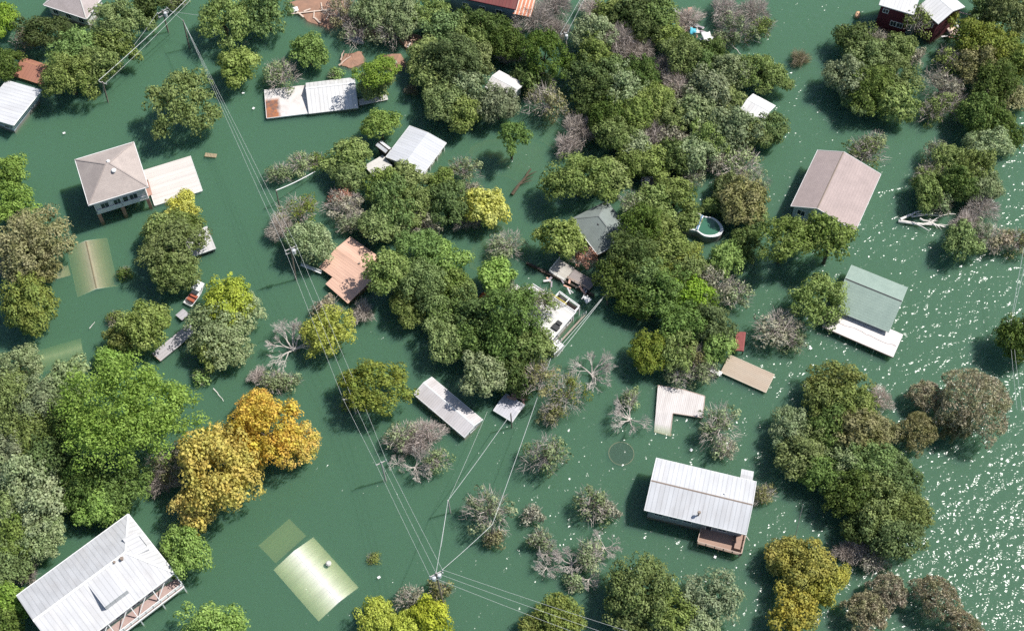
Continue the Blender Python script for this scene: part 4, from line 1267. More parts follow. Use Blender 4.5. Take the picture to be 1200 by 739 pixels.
# -- brown gabled house on the right
b = Bld('brown_house', 'large house with a brown gable roof and pale blue front gable in open water', 'house',
        [(926.8, 240), (959.5, 175.2), (1031, 205), (1002.7, 272)], 4.2)
SH_BROWN = shingle('brown_shingles', (0.44, 0.355, 0.335), (0.37, 0.30, 0.285))
zr = 2.3
b.gable(zr, SH_BROWN, off=(b.loc(987.8, 179.7, 4.2 + zr).y + b.loc(957.3, 246, 4.2 + zr).y) / 2, capmat=M_CHIM)
b.walls(M_BLUEWALL, .55)
for t in (-3.6, -.8, 2.0, 4.2): b.opening('x-', t, 2.6, 1.5, 1.5)
for t in (-4, 0, 4): b.opening('y-', t, 2.4, 1.3, 1.3); b.opening('y+', t, 2.4, 1.3, 1.3)
b.opening('x-', .6, .2, 1.1, 2.0, 'door', bars=0)

# -- green-roofed house
SH_GREEN = shingle('green_shingles', (0.30, 0.38, 0.33), (0.25, 0.325, 0.285))
b = Bld('green_house', 'house with a green gable roof behind a long white deck roof', 'house',
        [(981.7, 363.4), (1044.2, 389.4), (1060.6, 336), (991.9, 308.8)], 2.2)
zr = 1.9
b.gable(zr, SH_GREEN, off=(b.loc(989.6, 326.4, 2.2 + zr).y + b.loc(1057.7, 352.8, 2.2 + zr).y) / 2, fascia=weathered('green_trim', (0.42, 0.50, 0.45), None, 1), capmat=M_DARK)
b.walls(M_GREYWALL, .5)
for t in (-2.5, 2): b.opening('x-', t, 1.0, 1.3, 1.2); b.opening('x+', t, 1.0, 1.3, 1.2)
b = Bld('deck_roof', 'long white flat deck roof with a crooked seam in front of the green house', 'porch roof',
        [(963.2, 381.9), (1048.6, 419.6), (1056.5, 390.7), (976, 357)], 1.1)
L, W = b.L / 2, b.W / 2
b.part(MB().box((0, 0, 1.0), (2 * L, 2 * W, .3)), 'roof', metal_roof('white_deckroof', (0.68, 0.64, 0.62), 1.2, 0, .93, dirt=.15))
sr = random.Random(4); pts = [(-L + .3 + (2 * L - .6) * i / 16, -.4 + sr.uniform(-.2, .2), 1.165) for i in range(17)]
b.part(MB().tube(pts, .05, 4), 'seam', weathered('seam_rust', (0.42, 0.34, 0.31), None, 2))
b.part(MB().box((0, -W - .04, .98), (2 * L, .08, .36)), 'fascia', M_CHIM)
for i in range(5): b.part(MB().box((-L + .3 + i * (2 * L - .6) / 4, -W + .3, -1.5), (.16, .16, 4.7)), 'post', M_TRIM)

# -- white metal-roofed house with the wooden deck
M_WRIB = metal_roof('white_ribbed', (0.56, 0.565, 0.58), .75, 0, .82, dirt=.2, rough=.4)
b = Bld('white_roofed_house', 'house under a large white ribbed metal roof with a wooden deck in front', 'house',
        [(759.3, 597.4), (878.8, 627), (882, 563), (765.5, 536)], 4.4)
zr = 1.6
b.gable(zr, M_WRIB, off=(b.loc(765.5, 562.5, 4.4 + zr).y + b.loc(881.5, 591.5, 4.4 + zr).y) / 2, capmat=M_CHIM)
b.walls(M_GREYWALL, .6)
for t in (-6, -3.6, -1.2, 4.6): b.opening('y-', t, 2.6, 1.4, 1.2)
b.opening('y-', 2.4, 2.1, 1.0, 2.0, 'door', bars=0)
for t in (-2, 2): b.opening('x+', t, 1.2, 1.2, 1.0); b.opening('x-', t, 1.2, 1.2, 1.0)
q = b.loc(818.5, 603, 4.9); zq = b.roof_z(q.y)
b.part(MB().tube([(q.x, q.y, zq - .3), (q.x, q.y, zq + 1.15)], .13, 8).tube([(q.x, q.y, zq + 1.15), (q.x, q.y, zq + 1.4)], [.3, .24], 8), 'flue_pipe', M_CHIM)
q = b.loc(849, 579.5, 5.4); b.part(MB().tube([(q.x, q.y, b.roof_z(q.y) - .2), (q.x, q.y, b.roof_z(q.y) + .3)], .14, 8), 'roof_vent', M_TRIM)
d = Bld('wooden_deck', 'pinkish wooden deck with railings at the front of the white metal-roofed house', 'deck',
        [(817.5, 636.5), (868, 650.5), (875, 622), (823, 608)], 1.2)
L, W = d.L / 2, d.W / 2
d.part(MB().box((0, 0, 1.1), (2 * L, 2 * W, .16)), 'platform', M_WOOD)
d.part(railing([(-L, W - .2, 1.18), (-L, -W, 1.18), (L, -W, 1.18), (L, W - .2, 1.18)], 1.0, .12, 1.6, 3), 'railing', M_WOODRAIL)
d.part(MB().box((L - .9, .1, 1.54), (1.0, 2 * W - 1.2, .7)), 'bench', M_WOOD)
for sx in (-1, 0, 1): d.part(MB().box((sx * (L - .2), -W + .2, -2), (.2, .2, 6.0)), 'post', M_WOODRAIL)
d.part(MB().box((-L + .1, W - .3, 2.6), (.16, .16, 3.0)), 'corner_post', M_TRIM); d.part(MB().box((L - .1, W - .3, 2.6), (.16, .16, 3.0)), 'corner_post', M_TRIM)
d = Bld('small_shed', 'little white annex roof at the far right corner of the white metal-roofed house', 'shed',
        [(868, 561.5), (882.5, 566), (881, 551.5), (869, 550.5)], 2.6)
d.gable(.3, metal_roof('white_annex', (0.54, 0.54, 0.55), .5, 0, .9), cap=False)
d.walls(M_WHITE, .2)

# -- big white house bottom left
b = Bld('dormered_house', 'large white metal hip roof with dormers and a railed deck in the bottom left corner', 'house',
        [None, (201.6, 672.7), (153.2, 600), (22.2, 695.8)], 5.5)
L, W, z, zr = b.L / 2, b.W / 2, b.z, 2.9
M_BIG = metal_roof('white_standing_seam', (0.54, 0.54, 0.55), .8, 0, .86, dirt=.2, rough=.4)
M_BIGX = metal_roof('white_standing_seam_hip', (0.54, 0.54, 0.55), .8, 1, .86, dirt=.2, rough=.4)
xe = L - W * .62
rf = b.part(MB().add([(-L, -W, z), (L, -W, z), (L, W, z), (-L, W, z), (-L, 0, z + zr), (xe, 0, z + zr)], [(0, 1, 5, 4), (2, 3, 4, 5), (3, 0, 4), (3, 2, 1, 0)]), 'roof', M_BIG)
b.part(MB().add([(L, -W, z), (L, W, z), (xe, 0, z + zr), (xe - .05, 0, z + zr - .15), (L - .1, -W, z - .05), (L - .1, W, z - .05)], [(0, 1, 2), (5, 4, 3), (0, 2, 3, 4), (1, 5, 3, 2), (0, 4, 5, 1)]), 'hip_roof', M_BIGX)
b.part(MB().bar((-L, 0, z + zr + .02), (xe, 0, z + zr + .02), .4, .08).bar((xe, 0, z + zr + .02), (L, W, z + .02), .3, .06).bar((xe, 0, z + zr + .02), (L, -W, z + .02), .3, .06), 'ridge_cap', M_TRIM, rf)
b.part(MB().box((0, W + .06, z - .1), (2 * L, .12, .26)).box((0, -W - .06, z - .1), (2 * L, .12, .26)).box((L + .06, 0, z - .1), (.12, 2 * W, .26)), 'fascia', M_TRIM)
b.off, b.h = 0.0, zr
b.part(MB().box((0, 0, .6), (2 * L - 1.4, 2 * W - 1.4, 9.6)), 'wall', M_WHITE)
b.wl, b.ww = L - .7, W - .7
for t in (-6, -3, 0, 3, 6): b.opening('y-', t, 3.8, 1.5, 1.6)
for t in (-3, 0, 3): b.opening('x+', t, 3.8, 1.4, 1.5)
q0, q1 = b.loc(105.8, 689, 7.8), b.loc(125, 679.3, 8.0)
# shed dormer on the front slope: nearly flat panel rising out of it
xa, xb = q0.x, q0.x + 4.2
y0, y1 = -.6, -5.0
zt, zb = b.roof_z(y0) + .02, b.roof_z(y1) + 1.35
b.part(MB().add([(xa, y0, zt), (xb, y0, zt), (xb, y1, zb), (xa, y1, zb), (xa, y1, b.roof_z(y1) - .2), (xb, y1, b.roof_z(y1) - .2), (xa, y0, zt - .3), (xb, y0, zt - .3)],
                     [(3, 2, 1, 0), (3, 0, 6, 4), (1, 2, 5, 7), (2, 3, 4, 5), (0, 1, 7, 6), (4, 6, 7, 5)]), 'dormer', M_BIG)
# low dormer on the hip end
def hz(x): return z + zr * (L - x) / (L - xe)
x0, x1, ya, yb = xe + .9, L - .9, -1.2, 2.6
dm = b.part(MB().add([(x0, ya, hz(x0) + .03), (x0, yb, hz(x0) + .03), (x1, yb, hz(x1) + .7), (x1, ya, hz(x1) + .7), (x1, yb, hz(x1) - .2), (x1, ya, hz(x1) - .2), (x0, ya, hz(x0) - .3), (x0, yb, hz(x0) - .3)],
                     [(0, 1, 2, 3)[::-1], (3, 2, 4, 5), (0, 3, 5, 6), (2, 1, 7, 4), (1, 0, 6, 7), (4, 7, 6, 5)]), 'hip_dormer', M_BIGX)
b.part(MB().box((x1 + .05, (ya + yb) / 2, hz(x1) + .3), (.1, 2.0, .5)), 'dormer_window', M_GLASS, dm)
b.vent(xe - 1.0, -.5, z + zr - .1, .22, .35, M_CHIM); b.vent(xe - 2.2, -.2, z + zr - .1, .16, .25, M_CHIM)
# two level front gallery
yd = -W - 1.5
b.part(MB().box((0, -W - .6, 2.6), (2 * L, 1.9, .22)), 'gallery_floor', weathered('red_brown_deck', (0.42, 0.31, 0.28), (0.32, 0.2, 0.18), 1))
b.part(railing([(-L, yd, 2.7), (L, yd, 2.7), (L, -W + .4, 2.7)], 1.1, .13, 1.4, 3), 'gallery_railing', M_TRIM)
for i in range(6):
    x = -L + .1 + i * (2 * L - .2) / 5
    b.part(MB().box((x, yd + .02, .2), (.2, .2, 5.0)).bar((x, yd, 2.6), (x, -W + .1, z - .1), .14, .2), 'gallery_post', M_TRIM)
b.part(MB().bar((-L, yd - .1, 2.3), (L, yd - .1, 2.3), .2, .4), 'gallery_beam', M_TRIM)
for i in range(5):
    x = -L + 1.8 + i * (2 * L - 3) / 5
    b.part(MB().bar((x, yd + .3, 2.75), (x + 3, -W + .2, 4.9), .12, .12), 'awning_strut', M_TRIM)

# -- sunken white roof bottom centre-left
M_SUNW = metal_roof('sunken_white_metal', (0.78, 0.76, 0.70), .6, 0, .96, dirt=.1)
b = Bld('sunken_house', 'drowned house whose white gable ridge lies just under the surface', 'house',
        [(322.5, 668), (375, 729), (417.7, 685.5), (366, 629)], -.78)
b.gable(.78, M_SUNW, off=b.loc(370, 673, .0).y * .6, capmat=M_TRIM)
b.walls(M_WHITE, .4, -7)
q = b.loc(385, 660, .2); b.part(MB().tube([(q.x, q.y, -2), (q.x, q.y, .35)], .3, 8).tube([(q.x, q.y, .35), (q.x, q.y, .6)], [.5, .3], 8), 'chimney', M_CONC)
b = Bld('sunken_shed', 'deeper greenish shed roof drowned behind the white sunken ridge', 'shed',
        [(305, 639), (322.5, 662), (360, 626.6), (337.5, 609)], -1.55)
b.part(MB().box((0, 0, -1.3), (b.L, b.W, .2)), 'roof', M_SUNW)
b.part(MB().box((0, 0, -4.6), (b.L - .5, b.W - .5, 5.6)), 'wall', M_WHITE)
b = Bld('sunken_shed', 'blurry yellow-green deeply drowned roof above the left wood', 'shed',
        [(28, 440), (104, 424), (92, 396), (14, 424)], -1.9)
b.part(MB().extrude([(-b.W / 2, -1.6), (0, -.8), (b.W / 2, -1.5), (b.W / 2, -1.7), (0, -1.0), (-b.W / 2, -1.8)], -b.L / 2, b.L / 2), 'roof', M_SUNW)
b.part(MB().box((0, 0, -5), (b.L - .5, b.W - .5, 5)), 'wall', M_WHITE)

# -- L-shaped dock roof
M_LDK = planks('weathered_white_boards', (0.66, 0.62, 0.60), (0.52, 0.48, 0.46), .32, 0)
P_ = [(770.9, 451.2), (766.8, 504), (786.3, 509), (788.7, 484.5), (823.7, 490), (826.5, 464), (800, 456)]
c = at(795, 475, 0)
t = empty('boat_dock', (c.x, c.y, 0), R(-14), 'L-shaped white slatted dock whose lower leg slides under the water', 'dock')
pw = [Matrix.Rotation(R(14), 3, 'Z') @ (at(*p, .3) - c) for p in P_]
ymin = min(p.y for p in pw)
jn = pw[0].lerp(pw[1], .62)                                          # where the leg starts to dip
ax = (pw[1] - pw[0]).xy.normalized()
zf = lambda p: .42 - max(0, (Vector((p[0], p[1])) - jn.xy).dot(ax)) * .24
def slab(ps, zs):
    k = len(ps); vs_ = [(p.x, p.y, z_ - .16) for p, z_ in zip(ps, zs)] + [(p.x, p.y, z_) for p, z_ in zip(ps, zs)]
    return vs_, [tuple(range(k - 1, -1, -1)), tuple(range(k, 2 * k))] + [(i, (i + 1) % k, k + (i + 1) % k, k + i) for i in range(k)]
ze = zf(pw[1])
m = MB(); m.add(*slab([pw[0], jn, pw[3], pw[4], pw[5], pw[6]], [.42] * 6)); m.add(*slab([jn, pw[1], pw[2], pw[3]], [.42, ze, ze, .42]))
m.build('deck', M_LDK, t)
zq_ = [.42, ze, ze, .42, .42, .42, .42]
m = MB()
for i in range(len(pw)):
    a, e = pw[i].copy(), pw[(i + 1) % len(pw)].copy()
    a.z, e.z = zq_[i] - .1, zq_[(i + 1) % 7] - .1
    n_v = Vector((e.y - a.y, a.x - e.x, 0)).normalized() * -.06
    m.bar(a + n_v, e + n_v, .1, .3)
m.build('edge_board', M_WOODRAIL, t)
for p in (pw[0], pw[1], pw[2], pw[4], pw[5]):
    q = p * .93; MB().tube([(q.x, q.y, -7), (q.x, q.y, min(.25, zf(q) - .17))], .16, 8).build('pile', M_WOODRAIL, t)

# -- tan dock
b = Bld('flat_dock', 'brown corrugated flat dock with a pale edge left of the open lake', 'dock',
        [(838, 433), (899, 459), (905.5, 439), (861, 418)], .45)
b.part(MB().box((0, 0, .36), (b.L, b.W, .16)), 'deck', metal_roof('tan_corrugated', (0.42, 0.34, 0.26), .35, 1, .82, (0.3, 0.2, 0.13), .5))
b.part(MB().box((0, -b.W / 2 - .05, .34), (b.L + .2, .1, .26)).box((0, b.W / 2 + .05, .34), (b.L + .2, .1, .26)).box((b.L / 2 + .05, 0, .34), (.1, b.W, .26)), 'edge_board', weathered('pale_edge', (0.62, 0.53, 0.42), None, 1))
for sx in (-1, 0, 1):
    for sy in (-1, 1): b.part(MB().tube([(sx * (b.L / 2 - .3), sy * (b.W / 2 - .3), -7), (sx * (b.L / 2 - .3), sy * (b.W / 2 - .3), .28)], .15, 8), 'pile', M_WOODRAIL)
b = Bld('gangway', 'short white gangway at the inner end of the brown flat dock', 'gangway',
        [(831, 434), (844, 440.5), (847, 436), (834, 429)], .8)
b.part(MB().box((0, 0, .7), (b.L, b.W, .12)), 'deck', M_TRIM)
b.part(railing([(-b.L / 2, -b.W / 2 + .05, .76), (b.L / 2, -b.W / 2 + .05, .76)], .8, .08), 'railing', M_TRIM)
b = Bld('slatted_roof', 'dark red slatted boat shelter sticking out of the right side of the wood', 'boat shelter',
        [(860, 412), (872, 410), (875, 392), (862, 386)], 1.2)
M_DRED = weathered('dark_red_slats', (0.30, 0.09, 0.085), (0.2, 0.07, 0.06), 1.5)
m = MB()
for i in range(7): m.box((-b.L / 2 + .3 + i * (b.L - .6) / 6, 0, 1.1 + .05 * i), (.34, b.W, .12))
b.part(m, 'slats', M_DRED)
b.part(MB().box((0, -b.W / 2 + .2, .92), (b.L, .16, .14)).box((0, b.W / 2 - .2, .92), (b.L, .16, .14)), 'beam', M_BLACK)
for sx in (-1, 1):
    for sy in (-1, 1): b.part(MB().box((sx * (b.L / 2 - .2), sy * (b.W / 2 - .2), -2), (.16, .16, 5.7)), 'post', M_BLACK)

# -- dark red house top right with two white roofs
b = Bld('dark_red_house', 'dark red house with white metal roofs cut by the top picture edge', 'house',
        [(1032, 6), (1070, 17), (1080, -8), (1038, -20)], 7.0)
b.gable(1.0, metal_roof('white_red_house', (0.68, 0.67, 0.66), .7, 0, .9, dirt=.1))
b.walls(M_DARKRED, .4)
b.opening('y-', -b.wl + 1.2, 5.4, 1.1, 1.0)
for t in (-b.wl + 3.4, 1.6): b.opening('y-', t, 2.6, 1.2, 1.3)
b = Bld('red_house_wing', 'taller white-roofed wing of the dark red house, right of the thin tall tree', 'house',
        [(1083, 11), (1104, 32), (1126, 4), (1101, -14)], 6.6)
b.gable(1.3, metal_roof('white_red_wing', (0.68, 0.67, 0.66), .7, 0, .9, dirt=.1))
b.walls(M_DARKRED, .4)
for t in (-2, 1): b.opening('x-', t, 4.6, 1.1, 1.2); b.opening('y-', t, 4.6, 1.1, 1.2)

# -- house at the top centre
b = Bld('red_roofed_house', 'house at the top edge with a dark red roof and long blue-grey wall', 'house',
        [(526, -5), (606, 11), (612, -15), (534, -32)], 6.2)
b.gable(1.2, metal_roof('dark_red_roof', (0.20, 0.055, 0.05), .7, 0, .8), fascia=M_DARKRED)
b.walls(weathered('blue_grey_wall', (0.22, 0.29, 0.36), (0.17, 0.23, 0.29), .6), .35)
for t in (-3.5, 0, 3.5): b.opening('y-', t, 4.0, 1.3, 1.3)
c = at(614, 9, 5)
t = empty('awning', (c.x, c.y, 0), R(-15), 'orange striped awning at the right end of the red-roofed house', 'awning')
m = MB()
for i in range(5): m.bar((-1.5 + i * .75, 2.2, 5.6), (-1.5 + i * .75, -1.8, 4.6), .72, .08)
mo, n_, l_, pb = mat_base('orange_stripes', .8)
l_.new(mixrgb(n_, l_, 'MIX', stripes(n_, l_, 0, .75, .35), (0.66, 0.25, 0.14), (0.72, 0.6, 0.52)), pb.inputs['Base Color'])
m.build('cloth', mo, t)
for x in (-1.6, 1.6): MB().box((x, -1.7, 1.2), (.1, .1, 6.6)).build('post', M_TRIM, t)

# -- roofs glimpsed in the wood
b = Bld('pale_roofed_house', 'pale roof half hidden by trees in the upper middle wood', 'house',
        [(570, 103), (600, 118), (613, 98), (584, 82)], 3.0)
b.gable(.9, metal_roof('pale_roof', (0.68, 0.65, 0.63), .7, 0, .9), fascia=M_TRIM); b.walls(M_WHITE, .5)
b = Bld('white_cabin', 'white roof among the trees at the right shore of the central wood', 'cabin',
        [(864, 126), (890, 141), (912, 126), (886, 113)], 2.4)
b.gable(.8, metal_roof('white_cabin_roof', (0.76, 0.75, 0.75), .7, 0, .9)); b.walls(M_WHITE, .5)
for t in (-1.5, 1.5): b.opening('y-', t, 1.2, 1.0, 1.0)
b = Bld('dark_shed', 'dark grey shed roof under the big green oak by the orange float', 'shed',
        [(743, 361), (751, 366), (757, 356), (749, 350)], 1.4)
b.gable(.4, metal_roof('dark_grey_metal', (0.26, 0.25, 0.27), .4, 0, .8), fascia=M_DARK); b.walls(M_DARK, .2)
b = Bld('patio', 'small orange tiled patio glimpsed in the middle of the wood', 'patio',
        [(779, 304), (790, 312), (799, 303), (786, 294)], .5)
mt, n_, l_, pb = mat_base('orange_tiles', .8)
l_.new(mixrgb(n_, l_, 'MULTIPLY', 1.0, mixrgb(n_, l_, 'MIX', stripes(n_, l_, 0, .5, .1), (0.55, 0.29, 0.19), (0.4, 0.25, 0.2)), mixrgb(n_, l_, 'MIX', stripes(n_, l_, 1, .5, .1), (1, 1, 1), (.8, .8, .8))), pb.inputs['Base Color'])
b.part(MB().box((0, 0, -.6), (b.L, b.W, 2.2)), 'floor', mt)
b.part(MB().box((0, b.W / 2 - .15, .8), (b.L, .2, .6)), 'low_wall', M_BRICK)
# ------------------------------------------------------------------ poles and lines
M_POLE = weathered('pole_wood', (0.24, 0.20, 0.17), (0.15, 0.12, 0.10), 1.5)
M_POLEW = weathered('pale_pole_wood', (0.48, 0.45, 0.42), (0.36, 0.33, 0.30), 1.5)
M_STEEL = weathered('galvanised', (0.62, 0.64, 0.66), (0.5, 0.5, 0.52), 2)
M_WIRE = weathered('aluminium_wire', (0.62, 0.64, 0.62), (0.5, 0.52, 0.5), 1)
POLES = {}
def pole(key, bx, by, tx, ty, label, arms=1, armdir=0.6, trafo=False, mat=M_POLE, r=.16, armlen=2.4):
    """base pixel on the water, top pixel: height from where the top lands above the base"""
    b0 = at(bx, by, 0)
    best = min((at(tx, ty, z_ / 10) .xy - b0.xy).length * 100 + z_ * 1e-3 for z_ in range(15, 140))
    H = min(range(15, 140), key=lambda z_: (at(tx, ty, z_ / 10).xy - b0.xy).length) / 10
    tp = at(tx, ty, H)
    t = empty('utility_pole', (b0.x, b0.y, 0), 0, label, 'utility pole', 'utility poles standing in the flood')
    lean = Vector((tp.x - b0.x, tp.y - b0.y, 0)); lean = lean if lean.length < 1.0 else lean.normalized() * 1.0
    top = Vector((lean.x, lean.y, H))
    MB().tube([Vector((0, 0, -8)) - lean, top], [r * 1.25, r * .85], 8).build('pole', mat, t)
    dv = Vector((math.cos(armdir), math.sin(armdir), 0))
    ends = []
    for k in range(arms):
        c = top + Vector((0, 0, -.35 - k * 1.1))
        ao = MB().bar(c - dv * armlen / 2, c + dv * armlen / 2, .14, .16).build('crossarm', M_POLEW, t)
        for s_ in (-1, 0, 1):
            p = c + dv * s_ * armlen * .45 + Vector((0, 0, .1))
            MB().tube([p, p + Vector((0, 0, .3))], [.1, .07], 6).build('insulator', M_STEEL, ao)
            if k == 0: ends.append(Vector((b0.x, b0.y, 0)) + p + Vector((0, 0, .32)))
    if not arms: ends = [Vector((b0.x, b0.y, 0)) + top + Vector((0, 0, -.15))] * 3
    if trafo:
        for s_ in ((-1, 1) if trafo == 2 else (1,)):
            c = top + Vector((dv.y, -dv.x, 0)) * .0 + dv * .45 * s_ + Vector((0, -.15, -1.9))
            MB().tube([c, c + Vector((0, 0, 1.0)), c + Vector((0, 0, 1.15))], [.36, .36, .2], 10).build('transformer', M_STEEL, t)
    POLES[key] = (ends, Vector((b0.x, b0.y, 0)) + top)
    return t
pole('A', 197, 37, 190, 12, 'pole with a grey transformer at the top edge above the top left oaks', 2, .7, 1)
pole('B', 221.9, 56, 214.6, 24, 'bare slim pole just right of the transformer pole near the top edge', 0, 0, False, M_POLE, .15)
pole('C', 126, 119, 120, 96, 'pole with short stays at the foot of the top left oak clump', 1, -.4, False, M_POLE, .16, 1.8)
pole('D', 347, 327, 340.5, 290, 'pole with a transformer beside the white gangway of the terracotta roof', 2, .5, 1, M_POLE, .16)
pole('H', 417, 484, 412.5, 466, 'pole with a wide crossarm inside the large yellow-tipped oak', 1, .1, False, M_POLEW, .15, 3.4)
pole('I', 452, 562, 446.5, 541, 'leaning pale pole among the bleached trees on the power line', 1, .5, False, M_POLEW, .15, 2.0)
pole('E', 519, 709, 511, 671, 'big pole with two transformers at the bottom where five lines meet', 2, .5, 2, M_POLE, .18)
pole('F', 528, 600, 525, 586, 'short pale pole on the wire between the trailer home and the big pole', 0, 0, False, M_POLEW, .14)
pole('G', 575.5, 631, 577, 614, 'slim dark pole in the pale thin tree below the trailer home', 0, 0, False, M_POLE, .14)
pole('J', 327, 240, 323.5, 223, 'short slim pole with a white pipe at the small pale trees', 0, 0, False, M_POLE, .13)
pole('K', 666, 62, 660, 38, 'white-topped pole in the shade of the upper wood', 1, .4, 1, M_POLEW, .16, 1.8)
pole('L', 713, 356, 711, 343, 'pole at the dark oaks where the two parallel wires end', 1, .9, False, M_POLE, .14, 1.6)
pole('M', 1181, 400, 1183, 381, 'pale pole in front of the dark oak at the right edge', 1, 1.2, 1, M_POLEW, .16, 1.8)
pole('N', 929, 633, 920, 572, 'very thin bare mast standing in dark water right of the annex roof', 0, 0, False, M_POLEW, .06)
pole('O', 600, 500, 598.5, 484, 'slim pole at the front corner of the small grey shed roof', 0, 0, False, M_POLE, .12)

def wire(a, b, label, group, sag=.03, r=.019, mat=M_WIRE, n=14):
    L_ = (b - a).length
    pts = [a.lerp(b, i / n) + Vector((0, 0, -sag * L_ * 4 * (i / n) * (1 - i / n))) for i in range(n + 1)]
    o = MB().tube([p - a for p in pts], r, 4).build('power_line', mat, loc=a)
    return tag(o, label, 'power line', group)
def span(k0, k1, label, idx=(0, 1, 2), cross=None, **kw):
    for i, j in enumerate(idx):
        a = POLES[k0][0][j]; b_ = POLES[k1][0][j] if cross is None else POLES[k1][0][cross[i]]
        wire(a, b_ + Vector((0, 0, -.25 * i if POLES[k1][0][0] == POLES[k1][0][1] else 0)), label, label.replace('one of the', 'the') if len(idx) > 1 else None, **kw)
span('B', 'D', 'one of the lines running from the bare slim pole down the channel', sag=.008)
span('D', 'H', 'one of the lines crossing the lime yellow tree', sag=.008)
span('H', 'I', 'one of the lines passing the bleached trees', sag=.008)
span('I', 'E', 'one of the lines running down to the big pole at the bottom', sag=.01)
def off_frame(k, px, py, z, j=0): return POLES[k][0][j], at(px, py, z)
for j, (px, py) in enumerate(((742, 741), (738, 751), (726, 760))):
    a, q = off_frame('E', px, py, 9, 2 - j); wire(a, q, 'one of the lines leaving the big pole towards the bottom edge', 'the lines leaving the big pole', .012)
wire(POLES['E'][0][1], POLES['F'][1], 'short pale line from the big pole up to the short pale pole', None, .015, .035)
wire(POLES['F'][1], POLES['O'][1] + Vector((0, 0, -.2)), 'dashed line from the short pale pole to the small grey shed', None, .02, .034)
wire(POLES['F'][1] + Vector((0, 0, -.2)), at(571, 482, 3), 'thin line from the short pale pole to the end of the trailer home', None, .02)
wire(POLES['E'][0][2], POLES['G'][1], 'line from the big pole to the slim dark pole', None, .02, .035)
wire(POLES['G'][1], at(647, 415, 5), 'dashed line climbing from the slim dark pole to the white terrace house', None, .02, .035)
for d_ in (0, .7):
    wire(at(648, 415, 5) + Vector((d_, -d_ * .4, -.2)), POLES['L'][0][0 if not d_ else 2], 'one of the two parallel wires in front of the white terrace house', 'the two parallel wires', .01, .04)
wire(POLES['C'][0][0], at(222, -4, 9), 'thick pale cable from the pole by the oaks to the top edge', None, .012, .06)
wire(POLES['C'][0][2], at(229, -6, 9), 'thin line under the thick pale cable at top left', None, .014, .03)
wire(POLES['A'][0][0], at(150, 62, 3), 'service line dropping from the transformer pole into the oaks', None, .02, .03)
wire(POLES['A'][0][2], POLES['B'][1], 'short line linking the transformer pole and the bare slim pole', None, .01, .03)
wire(POLES['A'][0][1], at(233, 18, 7), 'short thin line from the transformer pole out to the right', None, .01, .03)
for d_ in (0, 1): wire(POLES['K'][0][2 * d_], at(684 + 4 * d_, -8, 9), 'one of the thin wires from the white-topped pole to the top edge', 'the thin wires of the white-topped pole', .012, .03)
for d_ in (0, 1): wire(POLES['M'][0][2 * d_], at(1200 + 6 * d_, 290, 9), 'one of the wires from the pale pole up the right edge', 'the wires of the pale pole', .012, .03)
for d_ in (0, 1): wire(POLES['M'][0][2 * d_], at(1192 + 6 * d_, 480, 9), 'one of the wires from the pale pole down the right edge', 'the lower wires of the pale pole', .012, .02)
wire(POLES['J'][1], at(369, 201, 1.8), 'white bent pipe between the short slim pole and the olive oaks', None, .03, .09, M_TRIM)
wire(POLES['F'][1], at(517, 640, .2), 'stay wire of the short pale pole', None, 0, .03)
wire(POLES['C'][1], at(123, 121, .2), 'stay wire of the pole at the foot of the oaks', None, 0, .03)

# ------------------------------------------------------------------ mud banks
def mound(name, pix, top, mat, seed=1):
    rng = random.Random(seed)
    c = at(sum(p[0] for p in pix) / len(pix), sum(p[1] for p in pix) / len(pix), 0)
    out = []
    for i, p in enumerate(pix):
        a, b_ = at(*p, 0) - c, at(*pix[(i + 1) % len(pix)], 0) - c
        for k in range(4): out.append(a.lerp(b_, k / 4) * rng.uniform(.9, 1.08))
    m = MB(); rings = [(1.25, -1.2), (1.0, .02 if top > 0 else top - .5), (.8, top * .6 if top > 0 else top - .2), (.45, top), (.15, top * 1.05)]
    vs_, n = [], len(out)
    for f_, z_ in rings: vs_ += [(p.x * f_, p.y * f_, z_ + rng.uniform(-.05, .05)) for p in out]
    fs = [(i * n + k, i * n + (k + 1) % n, (i + 1) * n + (k + 1) % n, (i + 1) * n + k) for i in range(len(rings) - 1) for k in range(n)]
    fs.append(tuple(range(4 * n, 5 * n)))
    m.add(vs_, fs)
    o = m.build(name, mat, loc=(c.x, c.y, 0))
    return tag(o, kind='structure')
M_MUD = weathered('red_mud', (0.36, 0.205, 0.14), (0.24, 0.15, 0.11), .7, .8)
mound('mud_bank', [(342, 4), (372, -6), (404, 0), (406, 22), (384, 32), (358, 26)], .18, M_MUD, 2)
mound('mud_bank', [(398, 76), (404, 63), (424, 60), (426, 74), (412, 80)], .16, M_MUD, 3)
mound('mud_bank', [(448, 64), (470, 62), (474, 78), (462, 86), (450, 80)], .16, M_MUD, 4)
mound('mud_bank', [(468, 46), (486, 40), (504, 46), (498, 60), (476, 58)], .2, M_MUD, 5)
mound('mud_bank', [(402, 18), (430, 14), (446, 26), (440, 42), (416, 40)], .2, M_MUD, 6)
M_SHOAL = weathered('olive_shoal', (0.30, 0.26, 0.12), (0.2, 0.18, 0.09), .4, .8)
mound('shoal', [(560, 268), (590, 262), (600, 300), (580, 322), (556, 306)], -1.2, M_SHOAL, 7)
mound('shoal', [(560, 170), (630, 150), (660, 180), (620, 205), (575, 196)], -1.5, M_SHOAL, 8)
mound('shoal', [(640, 108), (680, 120), (660, 170), (620, 150)], -1.4, M_SHOAL, 9)

